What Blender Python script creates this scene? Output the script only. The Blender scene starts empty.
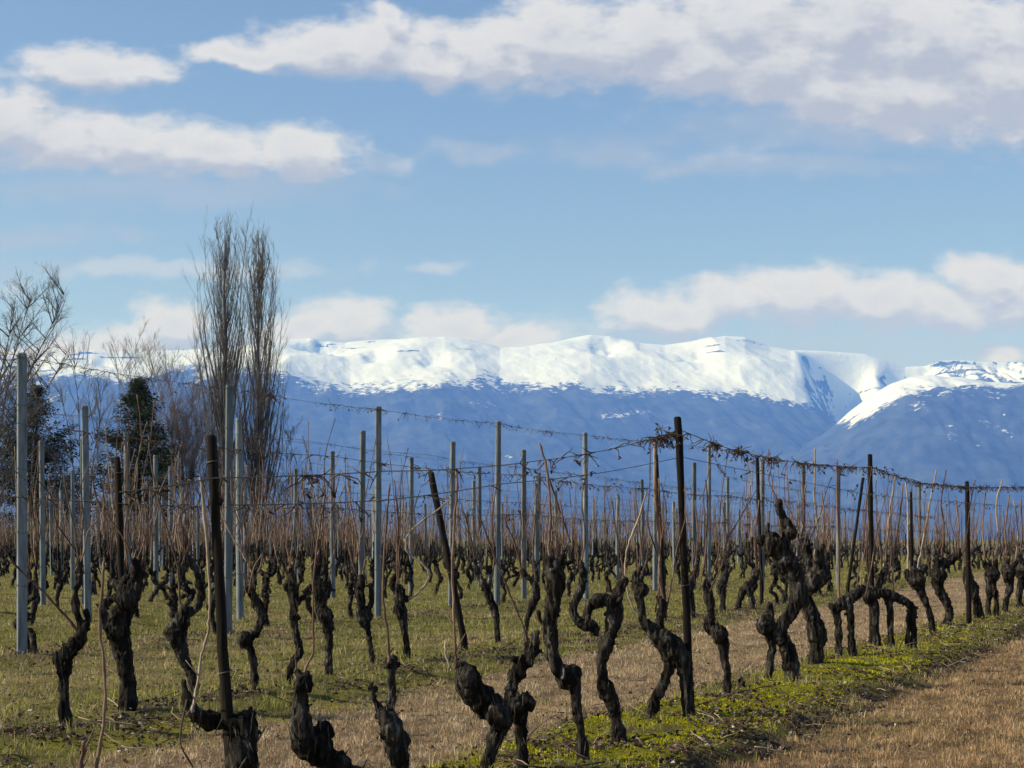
import bpy, math, random
import numpy as np
from mathutils import Vector

S = bpy.context.scene
COL = S.collection
F, CX, HY, H = 1700.0, 512.0, 539.0, 1.1      # focal length in pixels, image centre, horizon row, eye height
FH = F * H

# ------------------------------------------------------------------ camera
cam_d = bpy.data.cameras.new('camera')
cam = bpy.data.objects.new('camera', cam_d)
COL.objects.link(cam)
cam.location = (0, 0, H)
cam.rotation_euler = (math.radians(90), 0, 0)
cam_d.sensor_width = 36
cam_d.lens = F / 1024 * 36
cam_d.shift_y = (HY - 384) / 1024
cam_d.clip_start = 0.1
cam_d.clip_end = 60000
S.camera = cam

# ------------------------------------------------------------------ light
SUN_EL, SUN_AZ = 32.0, 265.0                  # azimuth clockwise from +Y (view direction): left of the camera
ez, az = math.radians(SUN_EL), math.radians(SUN_AZ)
sun_dir = Vector((math.cos(ez) * math.sin(az), math.cos(ez) * math.cos(az), math.sin(ez)))
sd = bpy.data.lights.new('sun', 'SUN')
sd.energy = 5.0
sd.angle = math.radians(0.53)
sd.color = (1.0, 0.96, 0.89)
so = bpy.data.objects.new('sun', sd)
COL.objects.link(so)
so.rotation_euler = (-sun_dir).to_track_quat('-Z', 'Y').to_euler()

S.view_settings.view_transform = 'Standard'
S.view_settings.look = 'None'
S.view_settings.gamma = 1
S.view_settings.use_curve_mapping = False
S.view_settings.exposure = 0.25
S.cycles.use_denoising = True
S.cycles.max_bounces = 5
S.cycles.diffuse_bounces = 3
S.cycles.volume_bounces = 2
S.cycles.transparent_max_bounces = 8

SKY_STRENGTH = 0.108
world = bpy.data.worlds.new('World')
S.world = world
world.use_nodes = True


def build_world():
    nt = world.node_tree
    nt.nodes.clear()
    N, L = nt.nodes, nt.links

    def node(t, tree=nt, **kw):
        n = tree.nodes.new(t)
        for k, v in kw.items():
            setattr(n, k, v)
        return n

    # ---- group: cloud density at a point of the sky plane (U to the right, V up, 1 = 100/1700 rad)
    solid = [(92, 70, 78, 22), (8, 120, 48, 34), (60, 140, 62, 34), (130, 146, 75, 27), (215, 150, 72, 27), (300, 156, 60, 26), (250, 55, 66, 13), (310, 48, 70, 26), (372, 44, 55, 32), (384, 18, 18, 12), (425, 62, 50, 26),
             (480, 52, 60, 36), (560, 40, 85, 50), (650, 36, 90, 46), (740, 22, 110, 48), (850, 30, 110, 70), (815, 88, 75, 42),
             (900, 92, 120, 48), (1000, 70, 130, 78), (700, 60, 110, 34), (930, 40, 120, 60), (780, 60, 90, 50), (168, 324, 42, 28), (128, 348, 62, 24), (30, 355, 70, 14), (345, 324, 58, 26),
             (300, 332, 40, 18), (455, 328, 48, 26), (500, 338, 60, 14), (665, 312, 62, 28), (718, 302, 50, 26), (800, 298, 78, 32),
             (880, 304, 80, 30), (945, 312, 66, 28), (992, 278, 58, 26), (1010, 305, 64, 28), (1005, 352, 34, 10),
             (-120, 130, 120, 40), (1200, 110, 160, 70), (1150, 300, 110, 34)]
    faint = [(383, 164, 34, 15), (615, 155, 85, 20), (478, 152, 70, 14), (770, 165, 190, 14), (20, 236, 120, 14), (132, 236, 28, 10), (430, 266, 30, 8),
             (10, 275, 22, 22), (600, 336, 130, 26), (880, 348, 220, 22), (240, 348, 220, 30), (820, 130, 200, 30), (170, 190, 240, 24),
             (140, 268, 220, 12)]
    g = bpy.data.node_groups.new('cloud_density', 'ShaderNodeTree')
    g.interface.new_socket('P', in_out='INPUT', socket_type='NodeSocketVector')
    g.interface.new_socket('D', in_out='OUTPUT', socket_type='NodeSocketFloat')
    g.interface.new_socket('Faint', in_out='OUTPUT', socket_type='NodeSocketFloat')
    gi, go = g.nodes.new('NodeGroupInput'), g.nodes.new('NodeGroupOutput')
    gl = g.links
    wn = node('ShaderNodeTexNoise', g)
    wn.inputs['Scale'].default_value = 1.6
    wn.inputs['Detail'].default_value = 7
    wn.inputs['Roughness'].default_value = 0.5
    gl.new(gi.outputs[0], wn.inputs['Vector'])
    w0 = node('ShaderNodeVectorMath', g, operation='SUBTRACT')
    gl.new(wn.outputs['Color'], w0.inputs[0])
    w0.inputs[1].default_value = (.5, .5, .5)
    w1 = node('ShaderNodeVectorMath', g, operation='MULTIPLY_ADD')
    gl.new(w0.outputs[0], w1.inputs[0])
    w1.inputs[1].default_value = (.75, .42, 0)
    gl.new(gi.outputs[0], w1.inputs[2])

    def field(blobs):
        last = None
        for (x, y, rx, ry) in blobs:
            a = node('ShaderNodeVectorMath', g, operation='SUBTRACT')
            gl.new(w1.outputs[0], a.inputs[0])
            a.inputs[1].default_value = ((x - CX) / 100, (HY - y) / 100, 0)
            b = node('ShaderNodeVectorMath', g, operation='MULTIPLY')
            gl.new(a.outputs[0], b.inputs[0])
            b.inputs[1].default_value = (100 / rx / 1.1, 100 / ry / 1.1, 0)
            c = node('ShaderNodeVectorMath', g, operation='LENGTH')
            gl.new(b.outputs[0], c.inputs[0])
            d = node('ShaderNodeMath', g, operation='SUBTRACT')
            d.inputs[0].default_value = 1
            gl.new(c.outputs['Value'], d.inputs[1])
            if last is None:
                last = d
            else:
                m = node('ShaderNodeMath', g, operation='SMOOTH_MAX')
                m.inputs[2].default_value = .25
                gl.new(last.outputs[0], m.inputs[0])
                gl.new(d.outputs[0], m.inputs[1])
                last = m
        return last
    fs, ff = field(solid), field(faint)
    fine = node('ShaderNodeTexNoise', g)
    fine.inputs['Scale'].default_value = 3.2
    fine.inputs['Detail'].default_value = 9
    fine.inputs['Roughness'].default_value = 0.62
    mp = node('ShaderNodeVectorMath', g, operation='MULTIPLY')
    mp.inputs[1].default_value = (.8, 1.5, 1)
    gl.new(gi.outputs[0], mp.inputs[0])
    gl.new(mp.outputs[0], fine.inputs['Vector'])
    for src, sock, amp in ((fs, 0, 1.35), (ff, 1, 1.5)):
        m = node('ShaderNodeMath', g, operation='MULTIPLY_ADD')
        gl.new(fine.outputs['Fac'], m.inputs[0])
        m.inputs[1].default_value = amp
        gl.new(src.outputs[0], m.inputs[2])
        n2 = node('ShaderNodeMath', g, operation='SUBTRACT')
        gl.new(m.outputs[0], n2.inputs[0])
        n2.inputs[1].default_value = amp * .5
        gl.new(n2.outputs[0], go.inputs[sock])

    tc = node('ShaderNodeTexCoord')
    sp = node('ShaderNodeSeparateXYZ')
    L.new(tc.outputs['Generated'], sp.inputs[0])
    ym = node('ShaderNodeMath', operation='MAXIMUM')
    L.new(sp.outputs['Y'], ym.inputs[0])
    ym.inputs[1].default_value = .05
    cb = node('ShaderNodeCombineXYZ')
    for ax in (0, 2):
        dv = node('ShaderNodeMath', operation='DIVIDE')
        L.new(sp.outputs[ax], dv.inputs[0])
        L.new(ym.outputs[0], dv.inputs[1])
        ml = node('ShaderNodeMath', operation='MULTIPLY')
        L.new(dv.outputs[0], ml.inputs[0])
        ml.inputs[1].default_value = 17
        L.new(ml.outputs[0], cb.inputs[0 if ax == 0 else 1])
    A = node('ShaderNodeGroup')
    A.node_tree = g
    L.new(cb.outputs[0], A.inputs[0])
    off = node('ShaderNodeVectorMath', operation='ADD')
    L.new(cb.outputs[0], off.inputs[0])
    off.inputs[1].default_value = (-.10, .24, 0)
    B = node('ShaderNodeGroup')
    B.node_tree = g
    L.new(off.outputs[0], B.inputs[0])

    def mrange(src, a, b, c=0, d=1, smooth=True):
        m = node('ShaderNodeMapRange')
        if smooth:
            m.interpolation_type = 'SMOOTHSTEP'
        L.new(src, m.inputs[0])
        for i, v in enumerate((a, b, c, d)):
            m.inputs[i + 1].default_value = v
        return m.outputs[0]
    alpha = mrange(A.outputs[0], -.24, .46, 0, .97)
    faint_a = mrange(A.outputs[1], -.1, .8, 0, .42)
    mx = node('ShaderNodeMath', operation='MAXIMUM')
    L.new(alpha, mx.inputs[0])
    L.new(faint_a, mx.inputs[1])
    dd = node('ShaderNodeMath', operation='SUBTRACT')      # thinner towards the sun: bright; thicker: grey
    L.new(A.outputs[0], dd.inputs[0])
    L.new(B.outputs[0], dd.inputs[1])
    lit = mrange(dd.outputs[0], -.38, .46, 0, 1)
    front = mrange(sp.outputs['Y'], .3, .6)
    am = node('ShaderNodeMath', operation='MULTIPLY')
    L.new(mx.outputs[0], am.inputs[0])
    L.new(front, am.inputs[1])

    sky = node('ShaderNodeTexSky', sky_type='NISHITA')
    sky.sun_disc = False
    sky.sun_elevation = ez
    sky.sun_rotation = az
    sky.altitude = 400
    sky.air_density = 1.0
    sky.dust_density = 1.0
    sky.ozone_density = 2.6
    thick = mrange(A.outputs[0], .35, 1.15, 0, .28)
    lt = node('ShaderNodeMath', operation='SUBTRACT', use_clamp=True)
    L.new(lit, lt.inputs[0])
    L.new(thick, lt.inputs[1])
    cc = node('ShaderNodeMix', data_type='RGBA')
    L.new(lt.outputs[0], cc.inputs[0])
    k = 1 / SKY_STRENGTH
    cc.inputs[6].default_value = (.385 * k, .405 * k, .45 * k, 1)
    cc.inputs[7].default_value = (.64 * k, .645 * k, .675 * k, 1)
    mix = node('ShaderNodeMix', data_type='RGBA')
    L.new(am.outputs[0], mix.inputs[0])
    L.new(sky.outputs[0], mix.inputs[6])
    L.new(cc.outputs[2], mix.inputs[7])
    bg = node('ShaderNodeBackground')
    bg.inputs[1].default_value = SKY_STRENGTH
    L.new(mix.outputs[2], bg.inputs[0])
    out = node('ShaderNodeOutputWorld')
    L.new(bg.outputs[0], out.inputs[0])


build_world()
HAZE_DENSITY = 8.5e-5
HAZE_COLOR = (0.13, 0.31, 1.0)

# ------------------------------------------------------------------ numeric helpers
rng = np.random.default_rng(7)
random.seed(7)


def _hash(ix, iy, iz, seed):
    h = (ix.astype(np.int64) * 374761393 + iy.astype(np.int64) * 668265263 + iz.astype(np.int64) * 2147483647 + seed * 1274126177) & 0xffffffff
    h = ((h ^ (h >> 13)) * 1274126177) & 0xffffffff
    h = h ^ (h >> 16)
    return (h & 0xffff) / 32767.5 - 1.0


def vnoise(x, y, z=None, seed=0):
    x = np.asarray(x, float)
    y = np.asarray(y, float)
    z = np.zeros_like(x) if z is None else np.asarray(z, float)
    ix, iy, iz = np.floor(x), np.floor(y), np.floor(z)
    fx, fy, fz = x - ix, y - iy, z - iz
    fx, fy, fz = fx * fx * (3 - 2 * fx), fy * fy * (3 - 2 * fy), fz * fz * (3 - 2 * fz)
    r = 0
    for dx in (0, 1):
        for dy in (0, 1):
            for dz in (0, 1):
                w = (fx if dx else 1 - fx) * (fy if dy else 1 - fy) * (fz if dz else 1 - fz)
                r = r + w * _hash(ix + dx, iy + dy, iz + dz, seed)
    return r


def fbm(x, y, z=None, octaves=4, seed=0, gain=.5):
    r, a, f = 0, 1.0, 1.0
    for o in range(octaves):
        r = r + a * vnoise(np.asarray(x) * f, np.asarray(y) * f, None if z is None else np.asarray(z) * f, seed + o * 17)
        a *= gain
        f *= 2.03
    return r


def sstep(a, b, v):
    t = np.clip((v - a) / (b - a), 0, 1)
    return t * t * (3 - 2 * t)


def catmull(P, n):
    """smooth a polyline of rows (any number of columns)"""
    P = np.asarray(P, float)
    if len(P) < 3:
        t = np.linspace(0, 1, max(2, n))[:, None]
        return P[0] * (1 - t) + P[-1] * t
    Q = np.vstack([2 * P[0] - P[1], P, 2 * P[-1] - P[-2]])
    out = []
    for i in range(1, len(Q) - 2):
        for k in range(n):
            t = k / n
            a, b, c, d = Q[i - 1], Q[i], Q[i + 1], Q[i + 2]
            out.append(.5 * ((2 * b) + (c - a) * t + (2 * a - 5 * b + 4 * c - d) * t * t + (3 * b - a - 3 * c + d) * t ** 3))
    out.append(P[-1])
    out = np.array(out)
    out[:, 3:] = np.maximum(out[:, 3:], P[:, 3:].min())
    return out


class MB:
    def __init__(self):
        self.v, self.f, self.n, self.c = [], [], 0, []

    def add(self, verts, faces, col=None):
        verts = np.asarray(verts, float)
        self.v.append(verts)
        self.f.extend(tuple(i + self.n for i in f) for f in faces)
        self.n += len(verts)
        if col is not None:
            self.c.append(np.tile(np.array(col, float), (len(verts), 1)))

    def tube(self, pts, sides=6, rounded=False, twist=0.0, col=None):
        """pts rows: x, y, z, radius"""
        P = np.asarray(pts, float)
        if rounded:
            a, b = P[0].copy(), P[-1].copy()
            d0, d1 = P[0, :3] - P[1, :3], P[-1, :3] - P[-2, :3]
            d0 /= np.linalg.norm(d0) + 1e-9
            d1 /= np.linalg.norm(d1) + 1e-9
            a2, b2 = a.copy(), b.copy()
            a[:3] += d0 * a[3] * .45
            a2[:3] += d0 * a2[3] * .75
            b[:3] += d1 * b[3] * .45
            b2[:3] += d1 * b2[3] * .75
            a[3] *= .75
            a2[3] *= .35
            b[3] *= .75
            b2[3] *= .35
            P = np.vstack([a2, a, P, b, b2])
        n = len(P)
        T = np.gradient(P[:, :3], axis=0)
        T /= np.linalg.norm(T, axis=1)[:, None] + 1e-9
        u = np.cross(T[0], (0.31, .95, .05) if abs(T[0][1]) < .9 else (1, 0, 0))
        u /= np.linalg.norm(u)
        ring, V = np.linspace(0, 2 * math.pi, sides, endpoint=False), []
        for i in range(n):
            u = u - T[i] * np.dot(u, T[i])
            u /= np.linalg.norm(u) + 1e-9
            w = np.cross(T[i], u)
            an = ring + twist * i
            V.append(P[i, :3] + P[i, 3] * (np.cos(an)[:, None] * u + np.sin(an)[:, None] * w))
        fs = []
        for i in range(n - 1):
            for k in range(sides):
                a, b = i * sides + k, i * sides + (k + 1) % sides
                fs.append((a, b, b + sides, a + sides))
        fs.append(tuple(range(sides - 1, -1, -1)))
        fs.append(tuple((n - 1) * sides + k for k in range(sides)))
        self.add(np.vstack(V), fs, col)

    def mesh(self, name, mat, smooth=True):
        V = np.vstack(self.v)
        me = bpy.data.meshes.new(name)
        me.from_pydata(V.tolist(), [], self.f)
        if smooth:
            me.polygons.foreach_set('use_smooth', np.ones(len(me.polygons), bool))
        if self.c:
            put_color(me, np.vstack(self.c))
        if mat:
            me.materials.append(mat)
        me.update()
        return me


def put_color(me, C, name='tint'):
    at = me.color_attributes.new(name, 'FLOAT_COLOR', 'POINT')
    a = np.ones((len(C), 4), np.float32)
    a[:, :C.shape[1]] = C
    at.data.foreach_set('color', a.ravel())


def fast_mesh(name, V, Fc, mat, smooth=False, C=None):
    """V (n,3); Fc (m,k) index array"""
    V = np.asarray(V, np.float32)
    Fc = np.asarray(Fc, np.int32)
    m, k = Fc.shape
    me = bpy.data.meshes.new(name)
    me.vertices.add(len(V))
    me.vertices.foreach_set('co', V.ravel())
    me.loops.add(m * k)
    me.loops.foreach_set('vertex_index', Fc.ravel())
    me.polygons.add(m)
    me.polygons.foreach_set('loop_start', np.arange(0, m * k, k, dtype=np.int32))
    me.polygons.foreach_set('loop_total', np.full(m, k, np.int32))
    me.polygons.foreach_set('use_smooth', np.full(m, smooth, bool))
    me.update(calc_edges=True)
    if C is not None:
        put_color(me, C)
    if mat:
        me.materials.append(mat)
    return me


def link(name, me, parent=None, loc=None, kind=None, label=None, cat=None, group=None):
    o = bpy.data.objects.new(name, me)
    COL.objects.link(o)
    if parent is not None:
        o.parent = parent
    if loc is not None:
        o.location = loc
    tag(o, label, cat, group, kind)
    return o


def tag(o, label=None, cat=None, group=None, kind=None):
    for k, v in (('label', label), ('category', cat), ('group', group), ('kind', kind)):
        if v is not None:
            o[k] = v


def copy_thing(root, loc, rz=0, sc=1, label=None, group=None, cat=None):
    r = root.copy()
    COL.objects.link(r)
    r.location = loc
    r.rotation_euler = (root.rotation_euler[0], root.rotation_euler[1], rz)
    r.scale = (sc, sc, sc)
    tag(r, label, cat, group)
    for ch in root.children:
        c = ch.copy()
        COL.objects.link(c)
        c.parent = r
        for g2 in ch.children:
            d = g2.copy()
            COL.objects.link(d)
            d.parent = c
    return r


def wpt(x, y, Y):
    """pixel (x, y) of the photograph at depth Y metres"""
    return np.array([(x - CX) / F * Y, Y, H - (y - HY) / F * Y])


# ------------------------------------------------------------------ materials
def new_mat(name, rough=.85, spec=.2):
    m = bpy.data.materials.new(name)
    m.use_nodes = True
    nt = m.node_tree
    b = nt.nodes['Principled BSDF']
    b.inputs['Roughness'].default_value = rough
    b.inputs['Specular IOR Level'].default_value = spec
    return m, nt, b


def noise_mat(name, cols, scale=8, detail=6, rough=.85, spec=.2, bump=0, bump_scale=60, stretch=(1, 1, 1), rand=0.0, bdist=.01, lo=.3, hi=.7):
    """colour ramp over noise in object space, with bump and a little variation from object to object"""
    m, nt, b = new_mat(name, rough, spec)
    N, L = nt.nodes, nt.links
    tc = N.new('ShaderNodeTexCoord')
    mp = N.new('ShaderNodeMapping')
    mp.inputs['Scale'].default_value = stretch
    L.new(tc.outputs['Object'], mp.inputs[0])
    oi = N.new('ShaderNodeObjectInfo')
    n = N.new('ShaderNodeTexNoise')
    n.noise_dimensions = '4D'
    n.inputs['Scale'].default_value = scale
    n.inputs['Detail'].default_value = detail
    n.inputs['Roughness'].default_value = .65
    mw = N.new('ShaderNodeMath')
    mw.operation = 'MULTIPLY'
    mw.inputs[1].default_value = 37
    L.new(oi.outputs['Random'], mw.inputs[0])
    L.new(mw.outputs[0], n.inputs['W'])
    L.new(mp.outputs[0], n.inputs['Vector'])
    r = N.new('ShaderNodeValToRGB')
    r.color_ramp.elements[0].position = lo
    r.color_ramp.elements[1].position = hi
    for i in range(len(cols) - 2):
        r.color_ramp.elements.new(lo + (hi - lo) * (i + 1) / (len(cols) - 1))
    for e, c in zip(r.color_ramp.elements, cols):
        e.color = (*c, 1)
    L.new(n.outputs['Fac'], r.inputs[0])
    last = r.outputs[0]
    if rand:
        hs = N.new('ShaderNodeHueSaturation')
        mr = N.new('ShaderNodeMapRange')
        mr.inputs[3].default_value = 1 - rand
        mr.inputs[4].default_value = 1 + rand
        L.new(oi.outputs['Random'], mr.inputs[0])
        L.new(mr.outputs[0], hs.inputs['Value'])
        L.new(last, hs.inputs['Color'])
        last = hs.outputs[0]
    L.new(last, b.inputs['Base Color'])
    if bump:
        bn = N.new('ShaderNodeTexNoise')
        bn.inputs['Scale'].default_value = bump_scale
        bn.inputs['Detail'].default_value = 8
        bn.inputs['Roughness'].default_value = .7
        L.new(mp.outputs[0], bn.inputs['Vector'])
        bp = N.new('ShaderNodeBump')
        bp.inputs['Strength'].default_value = bump
        bp.inputs['Distance'].default_value = bdist
        L.new(bn.outputs['Fac'], bp.inputs['Height'])
        L.new(bp.outputs[0], b.inputs['Normal'])
    return m


def tint_mat(name, rough=.9, spec=.1, translucent=0.0, var=.25, scale=30):
    """colour comes from the per-vertex kind of blade or leaf, broken up by noise"""
    m, nt, b = new_mat(name, rough, spec)
    N, L = nt.nodes, nt.links
    a = N.new('ShaderNodeAttribute')
    a.attribute_name = 'tint'
    n = N.new('ShaderNodeTexNoise')
    n.inputs['Scale'].default_value = scale
    tc = N.new('ShaderNodeTexCoord')
    L.new(tc.outputs['Object'], n.inputs['Vector'])
    mr = N.new('ShaderNodeMapRange')
    mr.inputs[1].default_value = .3
    mr.inputs[2].default_value = .7
    mr.inputs[3].default_value = 1 - var
    mr.inputs[4].default_value = 1 + var
    L.new(n.outputs['Fac'], mr.inputs[0])
    hs = N.new('ShaderNodeHueSaturation')
    L.new(mr.outputs[0], hs.inputs['Value'])
    L.new(a.outputs['Color'], hs.inputs['Color'])
    L.new(hs.outputs[0], b.inputs['Base Color'])
    if translucent:
        tr = N.new('ShaderNodeBsdfTranslucent')
        L.new(hs.outputs[0], tr.inputs['Color'])
        ms = N.new('ShaderNodeMixShader')
        ms.inputs[0].default_value = translucent
        L.new(b.outputs[0], ms.inputs[1])
        L.new(tr.outputs[0], ms.inputs[2])
        L.new(ms.outputs[0], N['Material Output'].inputs['Surface'])
    return m


M_BARK = noise_mat('vine_bark', [(.006, .005, .0045), (.018, .0145, .012), (.060, .052, .045), (.27, .26, .24)], scale=24, lo=.34, hi=.72, detail=8, rough=.95, spec=.08,
                   bump=1.0, bump_scale=70, stretch=(1, 1, .28), rand=.2, bdist=.022)
M_STRIP = noise_mat('peeling_bark', [(.02, .016, .013), (.06, .05, .042), (.20, .18, .155)], scale=30, rough=.95, spec=.05, rand=.2)
M_CANE = noise_mat('cane_bark', [(.065, .032, .022), (.145, .080, .052), (.28, .18, .12)], scale=14, detail=5, rough=.6, spec=.35, bump=.3, bump_scale=90,
                   stretch=(1, 1, .3), rand=.35, bdist=.003)
M_CANE_PALE = noise_mat('pale_cane_bark', [(.22, .16, .11), (.42, .34, .26)], scale=18, detail=5, rough=.6, spec=.3, bump=.3, bump_scale=90, rand=.15, bdist=.003)
M_CANE_DARK = noise_mat('dark_cane_bark', [(.030, .018, .014), (.085, .048, .033), (.14, .09, .065)], scale=18, detail=5, rough=.7, spec=.25, bump=.4, bump_scale=90,
                        rand=.25, bdist=.004)
M_WOOD = noise_mat('weathered_post_wood', [(.004, .003, .003), (.011, .008, .0065), (.035, .025, .018)], scale=9, detail=8, rough=.85, spec=.15, bump=.7, bump_scale=24,
                   stretch=(3, 3, .18), rand=.15, bdist=.008)
M_CONC = noise_mat('grey_post', [(.05, .058, .062), (.12, .14, .155), (.175, .20, .22), (.26, .265, .26)], scale=7, detail=9, rough=.8, spec=.25, bump=.5, bump_scale=40,
                   stretch=(2.5, 2.5, .35), rand=.25, bdist=.003)
M_WIRE = noise_mat('trellis_wire', [(.05, .045, .04), (.12, .11, .10)], scale=30, rough=.55, spec=.4)
M_TENDRIL = noise_mat('dried_tendril', [(.012, .008, .006), (.05, .034, .024), (.16, .12, .085)], scale=25, detail=4, rough=.85, spec=.1, rand=.1)
M_TREE = noise_mat('tree_bark', [(.06, .056, .053), (.13, .12, .113), (.22, .205, .19)], scale=1.2, detail=6, rough=.9, spec=.1, bump=.4, bump_scale=12)
M_TREE_PALE = noise_mat('shrub_bark', [(.10, .082, .070), (.19, .155, .135), (.27, .23, .205)], scale=1.2, detail=6, rough=.9, spec=.1)
M_FIR_TRUNK = noise_mat('conifer_bark', [(.03, .022, .018), (.07, .055, .045)], scale=4, rough=.95, spec=.1)
M_NEEDLE = tint_mat('conifer_needles', translucent=.1, var=.35, scale=1.5)
M_DRY = tint_mat('dry_grass_blades', translucent=.2, var=.25, scale=6)
M_GREEN = tint_mat('green_grass_blades', rough=.7, spec=.2, translucent=.3, var=.3, scale=5)
M_MOSS = tint_mat('moss_tufts', translucent=.15, var=.35, scale=9)
M_LITTER = tint_mat('fallen_leaves', rough=.8, spec=.2, translucent=.1, var=.35, scale=12)

# ------------------------------------------------------------------ the ground
ROWS = [(.4253, -3.41), (.372, -6.29), (.357, -10.4)] + [(.357, -10.4 - 3.25 * k) for k in range(1, 15)]   # X = t*Y + c


def row_lateral(X, Y, i):
    t, c = ROWS[i]
    return (X - t * Y - c) * math.cos(math.atan(t))


def ground_z(X, Y):
    X = np.asarray(X, float)
    Y = np.asarray(Y, float)
    near = 1 - sstep(60, 120, Y)
    wob = fbm(X * .9, Y * .9, octaves=3, seed=3)
    z = np.full_like(X, -.05)
    la = row_lateral(X, Y, 0)
    edge = .62 + .10 * wob
    z += (.055 + .02 * wob) * sstep(-.75, -.35, la) * (1 - sstep(edge - .1, edge + .26, la)) - .012 * sstep(edge, edge + .26, la)
    for i in range(1, 6):
        l = row_lateral(X, Y, i)
        z += .05 * np.exp(-(l / .55) ** 4)
    z += near * (  .016 * fbm(X * 2.2, Y * 2.2, octaves=4, seed=11) + .012 * fbm(X * 9, Y * 9, octaves=3, seed=21))
    z = np.where((Y < 45) & (Y > 6), z, z * .9)
    return z


def zones(X, Y):
    """weights of moss, dry straw, green grass and bare litter soil"""
    n1 = fbm(X * .55, Y * .55, octaves=4, seed=31)
    n2 = fbm(X * 2.6, Y * 2.6, octaves=4, seed=41)
    n3 = fbm(X * 6.5, Y * 6.5, octaves=3, seed=51)
    la, lb = row_lateral(X, Y, 0), row_lateral(X, Y, 1)
    lc = row_lateral(X, Y, 2)
    moss = sstep(-.55, -.2, la + .2 * n1) * (1 - sstep(.5, .75, la + .1 * n2)) * (1 - .85 * sstep(16, 21, Y + 2 * n1)) * sstep(-.45, .1, n2 + .35 * n3 + .18)
    moss = np.maximum(moss, .75 * np.exp(-((lb - .55) / .45) ** 2) * sstep(.0, .5, n2 + .3 * n3 + .1) * (1 - sstep(12, 15, Y)))
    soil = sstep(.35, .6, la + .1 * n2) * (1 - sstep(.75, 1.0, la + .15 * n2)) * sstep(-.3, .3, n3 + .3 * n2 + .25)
    soil = np.maximum(soil, np.exp(-((la + .05) / .5) ** 2) * sstep(.1, .6, n2 + .25 * n3 + .35 * sstep(14, 20, Y)))
    soil = np.maximum(soil, np.exp(-((lb) / .6) ** 2) * sstep(-.15, .45, n2 + .4 * n3))
    soil = np.maximum(soil, np.exp(-((lc) / .55) ** 2) * sstep(.0, .55, n2 + .3 * n3) * .8)
    dry = sstep(.65, .95, la + .15 * n2) * (1 - .35 * sstep(.2, .8, n1))                                 # right of the front row
    dry = np.maximum(dry, (1 - sstep(-.75, -.35, la + .12 * n2)) * sstep(.5, .9, lb + .18 * n2) * (1 - .25 * sstep(.2, .9, n1)))
    gdry = .28 * sstep(-.2, .6, n1 + .3 * n2) * (1 - sstep(.4, .8, lb))
    dry = np.maximum(dry, gdry)
    dry = dry * (1 - moss) * (1 - soil)
    green = np.clip(1 - dry - soil - moss, 0, 1)
    return moss, dry, green, soil, n2, n3


def build_ground():
    ys = [-400, -120, -40, -10, 0]
    y = 2.0
    while y < 130:
        ys.append(y)
        y += max(.03, y * .0042) if y > 6 else .25
    while y < 16500:
        ys.append(y)
        y *= 1.06
    ys.append(16800)
    ys = np.array(ys)
    u = np.concatenate([np.linspace(-.75, -.42, 12)[:-1], np.linspace(-.42, .42, 300), np.linspace(.42, .75, 12)[1:]])
    W = np.maximum(ys, 9)
    core = W[:, None] * u[None, :]
    core = np.clip(core, -11000, 11000)
    e0, e1 = core[:, :1], core[:, -1:]
    X = np.hstack([np.full_like(e0, -11800), (e0 - 11800) / 2, core, (e1 + 11800) / 2, np.full_like(e1, 11800)])
    Y = np.repeat(ys[:, None], X.shape[1], 1)
    Z = ground_z(X, Y)
    far = sstep(1500, 9000, Y)
    Z = Z - .5 * sstep(140, 400, Y)
    n, m = X.shape
    V = np.stack([X, Y, Z], -1).reshape(-1, 3)
    idx = np.arange(n * m).reshape(n, m)
    Fc = np.stack([idx[:-1, :-1], idx[:-1, 1:], idx[1:, 1:], idx[1:, :-1]], -1).reshape(-1, 4)
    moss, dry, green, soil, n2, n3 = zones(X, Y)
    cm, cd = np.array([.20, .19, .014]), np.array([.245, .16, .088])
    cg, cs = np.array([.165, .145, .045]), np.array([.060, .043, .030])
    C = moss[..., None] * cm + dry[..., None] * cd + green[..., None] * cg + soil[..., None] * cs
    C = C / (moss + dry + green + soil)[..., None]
    pale = (dry * (row_lateral(X, Y, 0) < 0))[..., None]
    C = C * (1 + pale * np.array([.18, .22, .32]))
    C = C * (1 + .30 * n2 + .24 * n3)[..., None]
    wood = sstep(1500, 7000, Y)[..., None]
    C = C * (1 - wood) + wood * np.array([.05, .06, .05])
    C = np.clip(C, .01, .6).reshape(-1, 3)
    m_, nt, b = new_mat('ground_turf', .95, .05)
    N, L = nt.nodes, nt.links
    a = N.new('ShaderNodeAttribute')
    a.attribute_name = 'tint'
    tc = N.new('ShaderNodeTexCoord')
    nz = N.new('ShaderNodeTexNoise')
    nz.inputs['Scale'].default_value = 28
    nz.inputs['Detail'].default_value = 10
    nz.inputs['Roughness'].default_value = .75
    L.new(tc.outputs['Object'], nz.inputs['Vector'])
    mr = N.new('ShaderNodeMapRange')
    mr.inputs[1].default_value = .25
    mr.inputs[2].default_value = .75
    mr.inputs[3].default_value = .35
    mr.inputs[4].default_value = 1.6
    L.new(nz.outputs['Fac'], mr.inputs[0])
    hs = N.new('ShaderNodeHueSaturation')
    L.new(mr.outputs[0], hs.inputs['Value'])
    L.new(a.outputs['Color'], hs.inputs['Color'])
    L.new(hs.outputs[0], b.inputs['Base Color'])
    bp = N.new('ShaderNodeBump')
    bp.inputs['Strength'].default_value = .9
    bp.inputs['Distance'].default_value = .03
    L.new(nz.outputs['Fac'], bp.inputs['Height'])
    L.new(bp.outputs[0], b.inputs['Normal'])
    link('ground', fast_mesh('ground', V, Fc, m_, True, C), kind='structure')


build_ground()


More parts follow.
